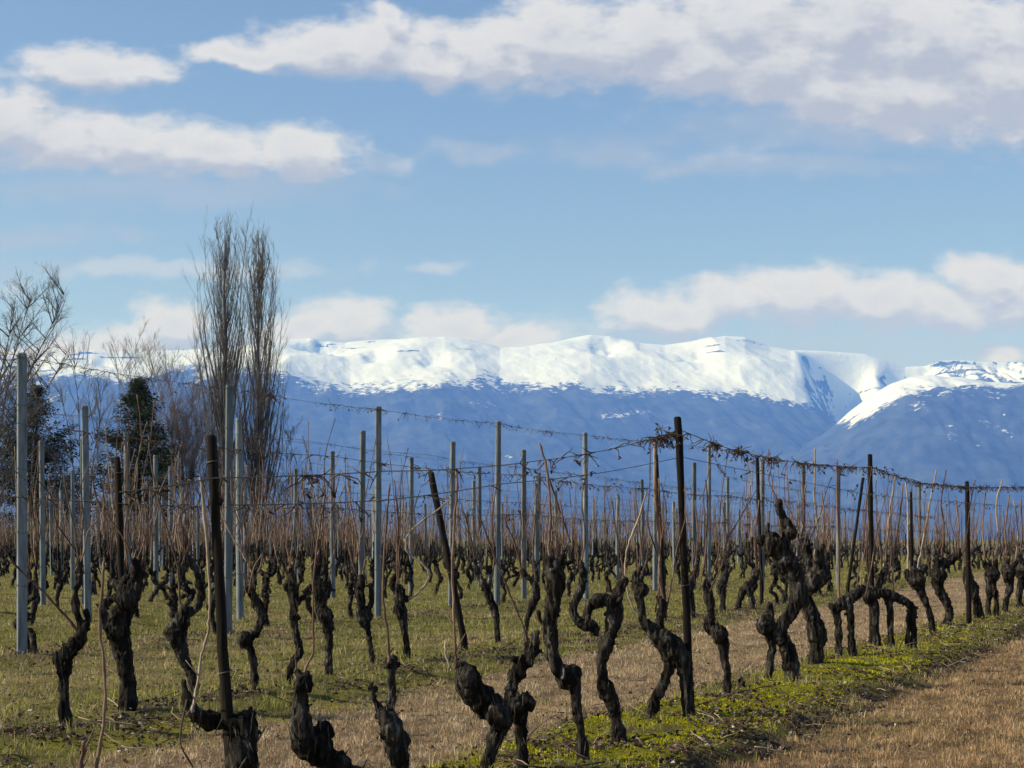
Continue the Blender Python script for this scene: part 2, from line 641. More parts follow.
# ------------------------------------------------------------------ grass, moss and litter on the ground
def scatter(n, y0, y1, power, umin=-.36, umax=.36):
    """points in the field, thinning with distance"""
    q = rng.random(n)
    e = 2 - power
    Y = (y0 ** e + q * (y1 ** e - y0 ** e)) ** (1 / e)
    X = Y * rng.uniform(umin, umax, n)
    return X, Y


def blades(name, X, Y, hmin, hmax, width, lean, palette, pw, mat, label_kind, pick=None, grow=.035):
    n = len(X)
    Z = ground_z(X, Y) - .004
    cn = fbm(X * 5.5, Y * 5.5, octaves=3, seed=201)
    clump = np.clip(1 + .42 * cn, .45, 1.6)
    hgt = rng.uniform(hmin, hmax, n) * np.clip(1 + .7 * cn, .4, 1.9)
    ang = rng.uniform(0, 2 * math.pi, n)
    w = width * (1 + grow * np.maximum(Y - 8, 0)) * rng.uniform(.6, 1.4, n)
    ln = rng.uniform(0, lean, n)
    la = rng.uniform(0, 2 * math.pi, n)
    base = np.stack([X, Y, Z], -1)
    side = np.stack([np.cos(ang), np.sin(ang), np.zeros(n)], -1) * w[:, None] / 2
    d = np.stack([np.cos(la) * np.sin(ln), np.sin(la) * np.sin(ln), np.cos(ln)], -1) * hgt[:, None]
    bend = d * .55
    bend[:, 2] *= 1.25
    V = np.stack([base - side, base + side, base + bend + side * .75, base + bend - side * .75, base + d], 1).reshape(-1, 3)
    i = np.arange(n)[:, None] * 5
    tris = np.concatenate([i + [0, 1, 2], i + [0, 2, 3], i + [3, 2, 4]], 0)
    pal = np.array(palette)
    k = rng.choice(len(pal), n, p=np.array(pw) / sum(pw))
    C = pal[k] * rng.uniform(.7, 1.3, (n, 1)) * clump[:, None]
    if name == 'dry_grass':                       # the strip between the two rows is bleached paler than the path
        C = C * np.where(row_lateral(X, Y, 0) < 0, 1, 0)[:, None] * np.array([1.10, 1.20, 1.38]) + C * np.where(row_lateral(X, Y, 0) < 0, 0, 1)[:, None]
    me = fast_mesh(name, V, tris, mat, False, np.repeat(C, 5, 0))
    return link(name, me, kind='stuff', label=label_kind, cat='grass')


def pick_zone(n, y0, y1, power, which, gain=1.0):
    X, Y = scatter(n, y0, y1, power)
    zs = zones(X, Y)
    keep = rng.random(n) < np.clip(zs[which] * gain, 0, 1)
    return X[keep], Y[keep]


X, Y = pick_zone(560000, 7.2, 60, 1.0, 1)
X2, Y2 = pick_zone(900000, 7.2, 26, 1.0, 1)
X, Y = np.concatenate([X, X2]), np.concatenate([Y, Y2])
blades('dry_grass', X, Y, .015, .042, .0032, 1.4, [(.33, .22, .12), (.44, .33, .20), (.24, .145, .075), (.18, .16, .05), (.31, .19, .11)], [4, 3, 2, 1, 2], M_DRY,
       'short straw coloured grass on the mown strips between the rows')
X, Y = pick_zone(800000, 7.2, 100, 1.0, 2)
blades('green_grass', X, Y, .02, .07, .004, 1.1, [(.215, .215, .036), (.29, .28, .06), (.13, .145, .028), (.42, .33, .19), (.24, .165, .09)], [4, 3, 2, 2.4, 1.6], M_GREEN,
       'olive green winter grass between the rows')
X, Y = scatter(420000, 7.2, 24, 1.0, -.2, .36)
X = ROWS[0][0] * Y + ROWS[0][1] + rng.uniform(-.7, .9, len(Y))
keep = rng.random(len(Y)) < zones(X, Y)[0]
X, Y = X[keep], Y[keep]
blades('moss', X, Y, .005, .016, .006, 1.0, [(.30, .285, .012), (.38, .36, .018), (.19, .19, .010), (.24, .18, .03)], [4, 3, 2, 1], M_MOSS,
       'bright yellow green moss cushions along the front row')


def litter(n, y0, y1):
    X, Y = scatter(n, y0, y1, 1.0)
    zs = zones(X, Y)
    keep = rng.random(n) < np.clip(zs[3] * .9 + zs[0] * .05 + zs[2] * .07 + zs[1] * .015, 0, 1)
    X, Y = X[keep], Y[keep]
    m = len(X)
    Z = ground_z(X, Y) + rng.uniform(.002, .03, m)
    a = rng.normal(size=(m, 3))
    a[:, 2] *= .55
    a /= np.linalg.norm(a, axis=1)[:, None]
    b = rng.normal(size=(m, 3))
    b[:, 2] *= .5
    b -= a * (a * b).sum(1)[:, None]
    b /= np.linalg.norm(b, axis=1)[:, None]
    nn = np.cross(a, b)
    s = rng.uniform(.006, .019, m)[:, None]
    t = s * rng.uniform(.5, 1, (m, 1))
    c = np.stack([X, Y, Z], -1)
    V = np.stack([c - a * s, c - b * t + nn * s * .35, c + a * s, c + b * t + nn * s * .3], 1).reshape(-1, 3)
    i = np.arange(m)[:, None] * 4
    tr = np.concatenate([i + [0, 1, 2], i + [0, 2, 3]], 0)
    pal = np.array([(.045, .028, .018), (.10, .065, .042), (.17, .125, .09), (.26, .22, .18), (.06, .045, .04), (.45, .42, .38)])
    k = rng.choice(6, m, p=[.34, .27, .15, .07, .165, .005])
    link('leaf_litter', fast_mesh('leaf_litter', V, tr, M_LITTER, False, np.repeat(pal[k], 4, 0)), kind='stuff',
         label='brown dead leaves and bark scraps strewn under the rows', cat='leaf litter')


litter(380000, 7.2, 45)


def twigs_and_stones():
    mb = MB()
    n = 9000
    X, Y = scatter(n, 7.2, 45, 1.0)
    zs = zones(X, Y)
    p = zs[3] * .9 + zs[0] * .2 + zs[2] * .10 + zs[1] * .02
    la = row_lateral(X, Y, 0)
    p = p + .8 * np.exp(-((la - .45) / .35) ** 2) * (Y > 13)
    for x, y in [(X[i], Y[i]) for i in range(n) if rng.random() < p[i]][:3200]:
        L_ = random.uniform(.04, .22) * (1 if random.random() < .9 else 1.9)
        a = random.uniform(0, math.pi)
        z = float(ground_z(x, y)) + random.uniform(.008, .03)
        pts = []
        k = 4
        bend = random.uniform(-.5, .5)
        dz = random.uniform(-.05, .45) * L_
        for j in range(k):
            t = j / (k - 1) - .5
            aa = a + bend * t * 2
            pts.append((x + math.cos(aa) * t * L_, y + math.sin(aa) * t * L_, z + dz * (t + .5) + random.uniform(0, .008), random.uniform(.0018, .0042)))
        col = random.choice([(.26, .19, .13), (.34, .27, .20), (.10, .07, .05), (.12, .075, .05), (.20, .13, .09), (.09, .05, .04)])
        mb.tube(pts, 4, col=col)
    link('pruned_twigs', mb.mesh('pruned_twigs', M_LITTER), kind='stuff', label='pruned vine twigs scattered on the ground under the rows', cat='twigs')
    st = MB()
    for i in range(150):
        x, y = scatter(1, 7.5, 30, 1.0)
        x, y = float(x[0]), float(y[0])
        s = random.uniform(.008, .022)
        V = rng.normal(size=(14, 3))
        V /= np.linalg.norm(V, axis=1)[:, None]
        import bmesh
        bm = bmesh.new()
        for v in V:
            bm.verts.new(v * np.array([s, s * .8, s * .5]) + np.array([x, y, float(ground_z(x, y)) + s * .4]))
        r = bmesh.ops.convex_hull(bm, input=bm.verts)
        bm.verts.index_update()
        st.add([v.co[:] for v in bm.verts], [[v.index for v in f.verts] for f in bm.faces], random.choice([(.6, .58, .55), (.4, .38, .35), (.3, .26, .22)]))
        bm.free()
    link('pebbles', st.mesh('pebbles', M_LITTER, False), kind='stuff', label='small pale stones among the grass', cat='stones')


twigs_and_stones()


# ------------------------------------------------------------------ mountains
def interp(pts, x):
    p = np.array(pts, float)
    return np.interp(x, p[:, 0], p[:, 1])


CREST = [(-500, 392), (-300, 372), (-150, 360), (0, 359), (40, 357), (62, 356), (94, 349), (130, 351), (185, 350), (240, 345), (285, 339), (310, 336), (330, 337),
         (345, 341), (370, 340), (420, 338), (445, 338), (470, 342), (500, 350), (530, 348), (560, 341), (590, 334), (610, 334), (640, 343),
         (665, 345), (700, 340), (725, 336), (745, 337), (770, 346), (790, 350), (820, 351), (850, 353), (865, 354), (885, 360), (905, 367),
         (925, 366), (940, 361), (960, 360), (985, 362), (1024, 362), (1100, 358), (1250, 368), (1500, 388)]
SNOW = [(-500, 400), (0, 384), (60, 380), (100, 380), (200, 380), (290, 380), (350, 389), (400, 382), (450, 378), (500, 388), (560, 391), (650, 394), (700, 393),
        (760, 396), (795, 404), (830, 418), (850, 418), (880, 405), (920, 392), (980, 388), (1024, 390), (1500, 396)]


def mountain_mat():
    m, nt, b = new_mat('snow_and_forest', .9, .1)
    N, L = nt.nodes, nt.links
    a = N.new('ShaderNodeAttribute')
    a.attribute_name = 'tint'
    sp = N.new('ShaderNodeSeparateColor')
    L.new(a.outputs['Color'], sp.inputs[0])
    tc = N.new('ShaderNodeTexCoord')
    nz = N.new('ShaderNodeTexNoise')
    nz.inputs['Scale'].default_value = .022
    nz.inputs['Detail'].default_value = 8
    nz.inputs['Roughness'].default_value = .7
    L.new(tc.outputs['Object'], nz.inputs['Vector'])
    ad = N.new('ShaderNodeMath')
    ad.operation = 'MULTIPLY_ADD'
    L.new(nz.outputs['Fac'], ad.inputs[0])
    ad.inputs[1].default_value = 1.5
    L.new(sp.outputs[0], ad.inputs[2])
    mr = N.new('ShaderNodeMapRange')
    mr.interpolation_type = 'SMOOTHSTEP'
    L.new(ad.outputs[0], mr.inputs[0])
    mr.inputs[1].default_value = 1.20
    mr.inputs[2].default_value = 1.34
    n2 = N.new('ShaderNodeTexNoise')
    n2.inputs['Scale'].default_value = .007
    n2.inputs['Detail'].default_value = 9
    n2.inputs['Roughness'].default_value = .7
    L.new(tc.outputs['Object'], n2.inputs['Vector'])
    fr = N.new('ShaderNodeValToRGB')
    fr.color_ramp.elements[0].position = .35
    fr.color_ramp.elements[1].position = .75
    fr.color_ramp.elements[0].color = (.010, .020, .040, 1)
    fr.color_ramp.elements[1].color = (.08, .10, .135, 1)  # winter forest tinted blue, painting in part of the distant haze
    L.new(n2.outputs['Fac'], fr.inputs[0])
    mx = N.new('ShaderNodeMix')
    mx.data_type = 'RGBA'
    L.new(mr.outputs[0], mx.inputs[0])
    L.new(fr.outputs[0], mx.inputs[6])
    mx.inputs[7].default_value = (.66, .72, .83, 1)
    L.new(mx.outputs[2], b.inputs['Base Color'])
    bp = N.new('ShaderNodeBump')
    bp.inputs['Strength'].default_value = 1.0
    bp.inputs['Distance'].default_value = 8
    L.new(nz.outputs['Fac'], bp.inputs['Height'])
    L.new(bp.outputs[0], b.inputs['Normal'])
    return m


def build_mountains():
    mat = mountain_mat()
    us = np.concatenate([np.linspace(-560, -20, 150)[:-1], np.linspace(-20, 1060, 900), np.linspace(1060, 1600, 150)[1:]])
    ts = np.concatenate([np.linspace(0, .5, 90)[:-1], np.linspace(.5, 1.0, 190), np.linspace(1.0, 1.25, 30)[1:]])
    U, T = np.meshgrid(us, ts)
    Yf, Yc = 9800.0, 14800.0
    Y = Yf + (Yc - Yf) * T
    X = (U - CX) / F * Y
    hc = (HY - interp(CREST, us)) * Yc / F + H
    ts_ = .66
    hs = (HY - interp(SNOW, us)) * (Yf + (Yc - Yf) * ts_) / F + H
    hs = np.minimum(hs, hc * .80)
    k = np.array([0, .2, .45, ts_, .84, 1.0, 1.25])
    prof = np.zeros_like(U)
    for j in range(len(us)):
        prof[:, j] = np.interp(ts, k, [0, hs[j] * .26, hs[j] * .66, hs[j], hs[j] + (hc[j] - hs[j]) * .58, hc[j], hc[j] - 260])
    # soften the steps of the profile
    for _ in range(6):
        p2 = prof.copy()
        p2[1:-1] = (prof[:-2] + prof[1:-1] * 2 + prof[2:]) / 4
        ci = np.argmin(abs(ts - 1.0))
        p2[ci] = prof[ci]
        prof = p2
    amp = np.sin(np.clip(T, 0, 1) * math.pi) ** .6
    gul = fbm(X / 620 + .25 * Y / 620, Y / 2300, octaves=5, seed=61, gain=.55)
    rid = (1 - abs(fbm(X / 900, Y / 1500, octaves=4, seed=71))) - .5
    rel = 55 * gul + 60 * rid
    upper = sstep(.55, .75, T) * (1 - sstep(.965, 1.0, T))
    rel2 = 36 * fbm(X / 760, Y / 900, octaves=5, seed=81, gain=.44) + 26 * (1 - 2 * abs(vnoise(X / 700, Y / 900, seed=83)))
    Hh = prof + amp * rel * (1 - .55 * upper) * (1 - sstep(.9, 1, T)) + upper * rel2
    # the cirque: a steep valley running back into the range, its left wall turned away from the sun
    uc = 838 + 16 * (1 - T) / .4
    wl, wr = 46, 48
    dl = np.clip((uc - U) / wl, 0, 1)
    dr = np.clip((U - uc) / wr, 0, 1)
    v = np.where(U < uc, 1 - sstep(0, 1, dl), 1 - sstep(0, 1, dr))
    carve = 440 * v * sstep(.60, .80, T) * (1 - sstep(.965, 1.0, T)) * (1 + .10 * fbm(X / 200, Y / 500, octaves=3, seed=173))
    uc2 = 902
    v2 = np.where(U < uc2, 1 - sstep(0, 1, (uc2 - U) / 34), 1 - sstep(0, 1, (U - uc2) / 45))
    carve2 = 340 * v2 * sstep(.6, .8, T) * (1 - sstep(.95, 1.0, T))
    # gullies of the rocky right end of the range
    rg = sstep(905, 950, U) * sstep(.7, .85, T) * (1 - sstep(.985, 1.0, T)) * 150 * (abs(vnoise(X / 170, Y / 1400, seed=91)) + .5 * abs(vnoise(X / 70, Y / 900, seed=92)) - .8)
    Hh = Hh - carve - carve2 + rg
    # a shaded hollow in the snow above x 300-380 and one at 590-620
    for (cu, ct, wu, wt, dp) in ((318, .94, 26, .06, 110), (372, .86, 16, .05, 70), (425, .82, 22, .05, 80), (604, .92, 18, .07, 90), (95, .90, 30, .07, 80), (235, .9, 26, .07, 80),
                                 (30, .86, 30, .07, 90), (690, .86, 22, .06, 60)):
        g = np.exp(-((U - cu) / wu) ** 2 - ((T - ct) / wt) ** 2)
        s = .8 + .2 * np.tanh((U - cu) / 7) + .25 * fbm(X / 160, Y / 260, octaves=3, seed=171)
        Hh = Hh - dp * g * s
    thr = hs[None, :] + 50 * fbm(X / 800, Y / 800, octaves=5, seed=101, gain=.65) + 60 * vnoise(X / 160, Y / 500, seed=107) + 45 * fbm(X / 55, Y / 120, octaves=2, seed=109)
    left = 1 - sstep(240, 330, U)
    thr = thr - 20 * left + left * 140 * abs(vnoise(X / 260, Y / 1500, seed=113))
    sn = np.clip((Hh - thr) / 190 * .5 + .5, 0, 1)
    # clearings with snow below the tree line
    clr = sstep(.45, .95, fbm(X / 1500, Y / 240, octaves=4, seed=121)) * sstep(.5, .6, T) * np.exp(-((U - 380) / 90) ** 2)
    # cut meadows low in the forest, a little paler
    sn = np.maximum(sn, clr * .62)
    sn = np.maximum(sn, .43 * sstep(.45, 1.0, fbm(X / 260, Y / 300, octaves=3, seed=131)) * sstep(.1, .3, T))
    band = sstep(.25, .6, fbm(X / 420, Hh / 26, octaves=3, seed=141)) * sstep(.80, .86, T) * (1 - sstep(.985, 1.0, T))
    rock = band * .75
    sn = sn * (1 - .8 * rock * sstep(.35, .9, fbm(X / 700, Y / 700, octaves=2, seed=143) + .5 + .5 * sstep(880, 940, U)))
    sn = sn * (1 - .45 * sstep(905, 940, U) * sstep(.0, .5, abs(vnoise(X / 60, Hh / 300, seed=145))))  # less snow on the right ridge: gullied rock plus painted shade
    # steep right-facing walls hold less snow, which also paints their shade darker
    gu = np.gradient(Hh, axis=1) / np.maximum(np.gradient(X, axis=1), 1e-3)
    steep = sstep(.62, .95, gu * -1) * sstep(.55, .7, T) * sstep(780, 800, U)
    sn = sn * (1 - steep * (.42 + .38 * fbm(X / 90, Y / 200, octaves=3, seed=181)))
    n, m = X.shape
    V = np.stack([X, Y, np.maximum(Hh, -1)], -1)
    V[0, :, 2] = -3
    V = V.reshape(-1, 3)
    idx = np.arange(n * m).reshape(n, m)
    Fc = np.stack([idx[:-1, :-1], idx[:-1, 1:], idx[1:, 1:], idx[1:, :-1]], -1).reshape(-1, 4)
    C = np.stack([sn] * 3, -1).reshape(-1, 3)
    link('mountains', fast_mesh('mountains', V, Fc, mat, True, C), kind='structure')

    # the snow capped spur in front of the range on the right
    crest = [(420, 640), (480, 580), (560, 530), (640, 500), (720, 474), (790, 450), (820, 436), (837, 423), (850, 411), (870, 396), (890, 384), (910, 377), (930, 375), (955, 378), (980, 384), (1005, 387),
             (1040, 385), (1120, 395), (1250, 430), (1400, 480), (1500, 600)]
    us = np.linspace(480, 1500, 520)
    ts = np.linspace(0, 1.7, 160)
    U, T = np.meshgrid(us, ts)
    Yf, Yc = 9300.0, 12300.0
    Y = Yf + (Yc - Yf) * T
    X = (U - CX) / F * Yc + (Y - Yc) * .12
    hc = np.maximum((HY - interp(crest, us)) * Yc / F, -60)
    pr = np.where(T <= 1, np.sin(np.clip(T, 0, 1) * math.pi / 2) ** 1.15, np.cos(np.clip((T - 1) / .7, 0, 1) * math.pi / 2) ** 1.2)
    Hh = hc[None, :] * pr
    a = np.sin(np.clip(T, 0, 1) * math.pi) * sstep(0, 400, hc)[None, :]
    Hh = Hh + a * (60 * fbm(X / 600, Y / 1500, octaves=5, seed=151, gain=.6))
    sl = interp([(700, 520), (835, 424), (850, 417), (870, 407), (895, 397), (920, 390), (960, 389), (985, 385), (1040, 384), (1500, 380)], us)
    hsn = (HY - sl) * 11900 / F
    sn = np.clip((Hh - hsn[None, :] - 45 * fbm(X / 260, Y / 260, octaves=5, seed=161, gain=.75)) / 130 * .5 + .58, 0, 1) * sstep(822, 846, U)
    sn = np.maximum(sn, .43 * sstep(.30, .85, fbm(X / 150, Y / 300, octaves=4, seed=163, gain=.65)) * sstep(.25, .45, T) * sstep(860, 900, U))
    n, m = X.shape
    V = np.stack([X, Y, np.maximum(Hh, -3)], -1).reshape(-1, 3)
    idx = np.arange(n * m).reshape(n, m)
    Fc = np.stack([idx[:-1, :-1], idx[:-1, 1:], idx[1:, 1:], idx[1:, :-1]], -1).reshape(-1, 4)
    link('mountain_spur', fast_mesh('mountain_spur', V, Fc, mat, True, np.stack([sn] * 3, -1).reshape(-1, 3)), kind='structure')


build_mountains()


def build_haze():
    x0, x1, y0, y1, z0, z1 = -13500, 13500, -450, 17500, -4.5, 2080
    V = [(x0, y0, z0), (x1, y0, z0), (x1, y1, z0), (x0, y1, z0), (x0, y0, z1), (x1, y0, z1), (x1, y1, z1), (x0, y1, z1)]
    Fs = [(3, 2, 1, 0), (4, 5, 6, 7), (0, 1, 5, 4), (1, 2, 6, 5), (2, 3, 7, 6), (3, 0, 4, 7)]
    me = bpy.data.meshes.new('haze')
    me.from_pydata(V, [], Fs)
    m = bpy.data.materials.new('haze_air')
    m.use_nodes = True
    nt = m.node_tree
    nt.nodes.remove(nt.nodes['Principled BSDF'])
    pv = nt.nodes.new('ShaderNodeVolumePrincipled')
    pv.inputs['Color'].default_value = (*HAZE_COLOR, 1)
    pv.inputs['Density'].default_value = HAZE_DENSITY
    pv.inputs['Absorption Color'].default_value = (1, 1, 1, 1)
    nt.links.new(pv.outputs[0], nt.nodes['Material Output'].inputs['Volume'])
    me.materials.append(m)
    link('haze', me, kind='stuff', label='blue air between the vineyard and the mountains', cat='haze')


build_haze()


# ------------------------------------------------------------------ trees behind the vineyard
def grow(mb, start, direction, length, r0, depth, spec, up, sides=4):
    """recursive limb; spec per depth: (children, spread angle, length ratio)"""
    d = np.array(direction, float)
    d /= np.linalg.norm(d)
    k = 5 if depth > 1 else 4
    pts = [np.array([*start, r0])]
    p = np.array(start, float)
    step = length / k
    for i in range(k):
        d = d + rng.normal(size=3) * .09 + np.array([0, 0, up])
        d /= np.linalg.norm(d)
        p = p + d * step
        pts.append(np.array([*p, r0 * (1 - .8 * (i + 1) / k)]))
    pts = np.array(pts)
    mb.tube(pts, sides if depth > 1 else 3)
    if depth <= 0:
        return
    nchild, ang, ratio = spec[depth]
    for c in range(nchild):
        t = random.uniform(.18, .97)
        q = t * k
        i = min(int(q), k - 1)
        pos = pts[i, :3] + (pts[i + 1, :3] - pts[i, :3]) * (q - i)
        dd = pts[i + 1, :3] - pts[i, :3]
        dd /= np.linalg.norm(dd)
        a = random.uniform(0, 2 * math.pi)
        s = np.cross(dd, (math.cos(a), math.sin(a), .3))
        s /= np.linalg.norm(s) + 1e-9
        nd = dd * math.cos(ang) + s * math.sin(ang)
        grow(mb, pos, nd, length * ratio * (1.15 - .6 * t) * random.uniform(.7, 1.2), max(r0 * (1 - .75 * t) * .55, .0055), depth - 1, spec, up, sides)


def poplar(px, top, Yd, half, label):
    base = wpt(px, HY + FH / Yd, Yd)
    base[2] = -.6
    hgt = wpt(px, top, Yd)[2] + .6
    root = bpy.data.objects.new('poplar_tree', None)
    COL.objects.link(root)
    root.location = base
    tag(root, label, 'tree', 'bare poplars behind the vineyard')
    tr = MB()
    wob = rng.normal(size=(9, 2)) * .05
    wob[0] = 0
    tp = [(wob[i, 0], wob[i, 1], hgt * i / 8 * .99, max(.34 * (1 - i / 8.3) ** 1.1, .012)) for i in range(9)]
    tp = catmull(tp, 4)
    tr.tube(tp, 8)
    link('trunk', tr.mesh('poplar_trunk', M_TREE), root)
    cr = MB()
    for i in range(104):
        t = random.uniform(.03, .9) ** 1.15
        j = int(t * (len(tp) - 1))
        p = tp[j, :3]
        a = random.uniform(0, 2 * math.pi)
        rem = hgt - p[2]
        ln = min(rem * random.uniform(.55, .98), hgt * random.uniform(.28, .5))
        # leave the trunk outwards, then climb
        q = [np.array([*p, .07 * (1 - t) + .018])]
        out = half * random.uniform(.25, 1.0) * (1 if t < .4 else 1.3 * (1 - t) + .22)
        for s in range(1, 7):
            f = s / 6
            o = out * (1 - (1 - f) ** 1.7)
            q.append(np.array([p[0] + math.cos(a) * o + random.gauss(0, .06), p[1] + math.sin(a) * o + random.gauss(0, .06), p[2] + ln * f,
                               max((.07 * (1 - t) + .018) * (1 - f * .9), .006)]))
        q = np.array(q)
        cr.tube(q, 4)
        for c in range(14):
            f = random.uniform(.12, .98) * 6
            i0 = min(int(f), 5)
            pos = q[i0, :3] + (q[i0 + 1, :3] - q[i0, :3]) * (f - i0)
            b = random.uniform(0, 2 * math.pi)
            grow(cr, pos, (math.cos(b) * .42, math.sin(b) * .42, 1), ln * random.uniform(.10, .26), .011, 1, {1: (7, .36, .42)}, .06)
    link('crown', cr.mesh('poplar_crown', M_TREE), root)


def bare_tree(name, px, top, Yd, spread, label, group, mat, stems=1, lean=0.0, dens=1.0, r=.12, ang=.55, up=.05):
    base = wpt(px, HY + FH / Yd, Yd)
    base[2] = -.6
    hgt = wpt(px, top, Yd)[2] + .6
    root = bpy.data.objects.new(name, None)
    COL.objects.link(root)
    root.location = base
    tag(root, label, 'tree' if 'tree' in name else 'shrub', group)
    tr, cr = MB(), MB()
    for s in range(stems):
        a = random.uniform(0, 2 * math.pi)
        dx, dy = math.cos(a) * spread * (.3 if stems == 1 else 1) * random.uniform(.3, 1), math.sin(a) * spread * .6
        h2 = hgt * random.uniform(.72, 1.0) if s else hgt
        pts = []
        for i in range(8):
            t = i / 7
            pts.append((lean * t * t * hgt + dx * t ** 1.4 * h2 * .25 + random.gauss(0, .05) * (i > 0), dy * t ** 1.4 * h2 * .2 + random.gauss(0, .05) * (i > 0), h2 * t,
                        max(r * (1 - t) ** .9, .011)))
        pts = np.array(pts)
        tr.tube(pts, 6)
        for c in range(int(22 * dens)):
            f = random.uniform(.22, .98) * 7
            i0 = min(int(f), 6)
            pos = pts[i0, :3] + (pts[i0 + 1, :3] - pts[i0, :3]) * (f - i0)
            b = random.uniform(0, 2 * math.pi)
            grow(cr, pos, (math.cos(b) * ang * 1.6, math.sin(b) * ang * 1.6, 1), h2 * random.uniform(.14, .34) * (1.2 - f / 9), r * .3, 2,
                 {2: (8, ang, .5), 1: (5, ang, .55)}, up)
    link('trunk', tr.mesh('bare_trunk', mat), root)
    link('crown', cr.mesh('bare_crown', mat), root)


def conifer(px, top, Yd, half, label):
    base = wpt(px, HY + FH / Yd, Yd)
    base[2] = -.6
    hgt = wpt(px, top, Yd)[2] + .6
    root = bpy.data.objects.new('conifer_tree', None)
    COL.objects.link(root)
    root.location = base
    tag(root, label, 'tree', 'dark conifers behind the vineyard')
    tr = MB()
    tr.tube([(0, 0, 0, .26), (.05, 0, hgt * .5, .15), (0, 0, hgt * .99, .02)], 8)
    link('trunk', tr.mesh('conifer_trunk', M_FIR_TRUNK), root)
    V, C = [], []
    pal = np.array([(.022, .034, .012), (.036, .052, .016), (.058, .072, .022), (.07, .052, .025)])
    for i in range(230):
        t = random.random() ** .8
        z = hgt * (.06 + .93 * t)
        a = random.uniform(0, 2 * math.pi)
        ln = half * (1 - t) ** .7 * random.uniform(.4, 1.3) + .2
        if t > .9:
            ln *= .7
        nn = int(46 * ln) + 22
        tt = rng.random(nn) ** .7
        droop = -.20 * ln * tt + .32 * ln * tt ** 3 + random.uniform(-.05, .25) * ln * tt
        c = np.stack([math.cos(a) * ln * tt, math.sin(a) * ln * tt, z + droop], -1) + rng.normal(size=(nn, 3)) * (.10 + .14 * tt[:, None] * .6)
        e = np.stack([math.cos(a) * np.ones(nn), math.sin(a) * np.ones(nn), np.zeros(nn) - .2], -1) + rng.normal(size=(nn, 3)) * .5
        e /= np.linalg.norm(e, axis=1)[:, None]
        f = np.cross(e, rng.normal(size=(nn, 3)))
        f /= np.linalg.norm(f, axis=1)[:, None]
        s = rng.uniform(.07, .19, nn)[:, None]
        V.append(np.stack([c - f * s * .3, c + f * s * .3, c + e * s * 1.6], 1).reshape(-1, 3))
        cc = pal[rng.choice(4, nn, p=[.4, .35, .17, .08])]
        C.append(np.repeat(cc, 3, 0))
    V = np.vstack(V)
    me = fast_mesh('conifer_crown', V, np.arange(len(V)).reshape(-1, 3), M_NEEDLE, False, np.vstack(C))
    link('crown', me, root)


poplar(225, 216, 115, 2.3, 'tallest bare poplar, left of the pair, with upright grey twigs')
poplar(259, 230, 118, 2.1, 'slightly shorter bare poplar, right of the pair, against the mountains')
conifer(36, 386, 112, 4.6, 'dark green conifer at the left edge behind the tallest grey post')
conifer(138, 378, 116, 4.2, 'dark green conifer standing left of the two poplars')
GB = 'bare trees and shrubs behind the vineyard'
bare_tree('bare_tree', -14, 282, 108, 1.2, 'bare spreading tree cut by the left edge of the view', GB, M_TREE, 4, .10, 2.2, .13, .6)
bare_tree('bare_tree', 84, 345, 122, 1.3, 'slender bare tree between the two dark conifers', GB, M_TREE, 3, 0, .8, .09, .35)
bare_tree('bare_tree', 108, 352, 125, 1.0, 'thin bare tree just left of the conifer by the poplars', GB, M_TREE, 2, 0, .8, .08, .35)
bare_tree('bare_tree', 131, 340, 127, .8, 'thin bare tree rising behind the top of the right conifer', GB, M_TREE_PALE, 2, 0, .8, .08, .3)
bare_tree('bare_shrub', 168, 352, 120, 1.6, 'pale twiggy shrub beside the right conifer', GB, M_TREE_PALE, 7, 0, 1.5, .06, .42)
bare_tree('bare_shrub', 191, 348, 119, 1.4, 'pale twiggy shrub at the left foot of the tallest poplar', GB, M_TREE_PALE, 7, 0, 1.5, .06, .42)
bare_tree('bare_shrub', 284, 432, 116, 1.4, 'low twiggy shrub at the right foot of the poplars', GB, M_TREE, 5, 0, 1.0, .05, .5)
bare_tree('bare_shrub', 62, 440, 110, 1.4, 'low twiggy shrub right of the leftmost conifer', GB, M_TREE, 5, 0, 1.0, .05, .5)
bare_tree('bare_shrub', 240, 460, 110, 1.6, 'low twiggy shrub in front of the poplar trunks', GB, M_TREE, 6, 0, 1.0, .05, .5)
bare_tree('bare_shrub', 318, 470, 121, 1.4, 'low twiggy shrub a little right of the poplars, in front of the mountains', GB, M_TREE, 5, 0, 1.0, .05, .5)


def build_brush():
    """the low thicket closing the far end of the field; nobody could count its stems"""
    mb = MB()
    for i in range(4200):
        u = random.uniform(-190, 1200)
        Yd = random.uniform(112, 132)
        x = (u - CX) / F * Yd
        left = 1 - float(sstep(120, 560, np.array(float(u))))
        hh = random.uniform(.6, 1.5) + left * random.uniform(.3, 2.2) + .35
        hh *= 1 + .35 * float(vnoise(x / 3.0, 0.0, seed=5))
        lx, ly = random.gauss(0, .16), random.gauss(0, .16)
        p = [(x, Yd, -.6, .03), (x + lx * hh * .5, Yd + ly * hh * .5, -.6 + hh * .55, .022), (x + lx * hh * 1.3, Yd + ly * hh, -.6 + hh, .008)]
        mb.tube(p, 3)
        for c in range(3):
            a = random.uniform(0, 6.28)
            l = hh * random.uniform(.2, .45)
            t = random.uniform(.25, .8)
            s = (x + lx * hh * t, Yd + ly * hh * t, -.6 + hh * t)
            mb.tube([(*s, .018), (s[0] + math.cos(a) * l * .5, s[1] + math.sin(a) * l * .5, s[2] + l, .007)], 3)
    link('brushwood', mb.mesh('brushwood', M_TREE), kind='stuff', label='low grey brown thicket along the far end of the vineyard', cat='brushwood')


build_brush()


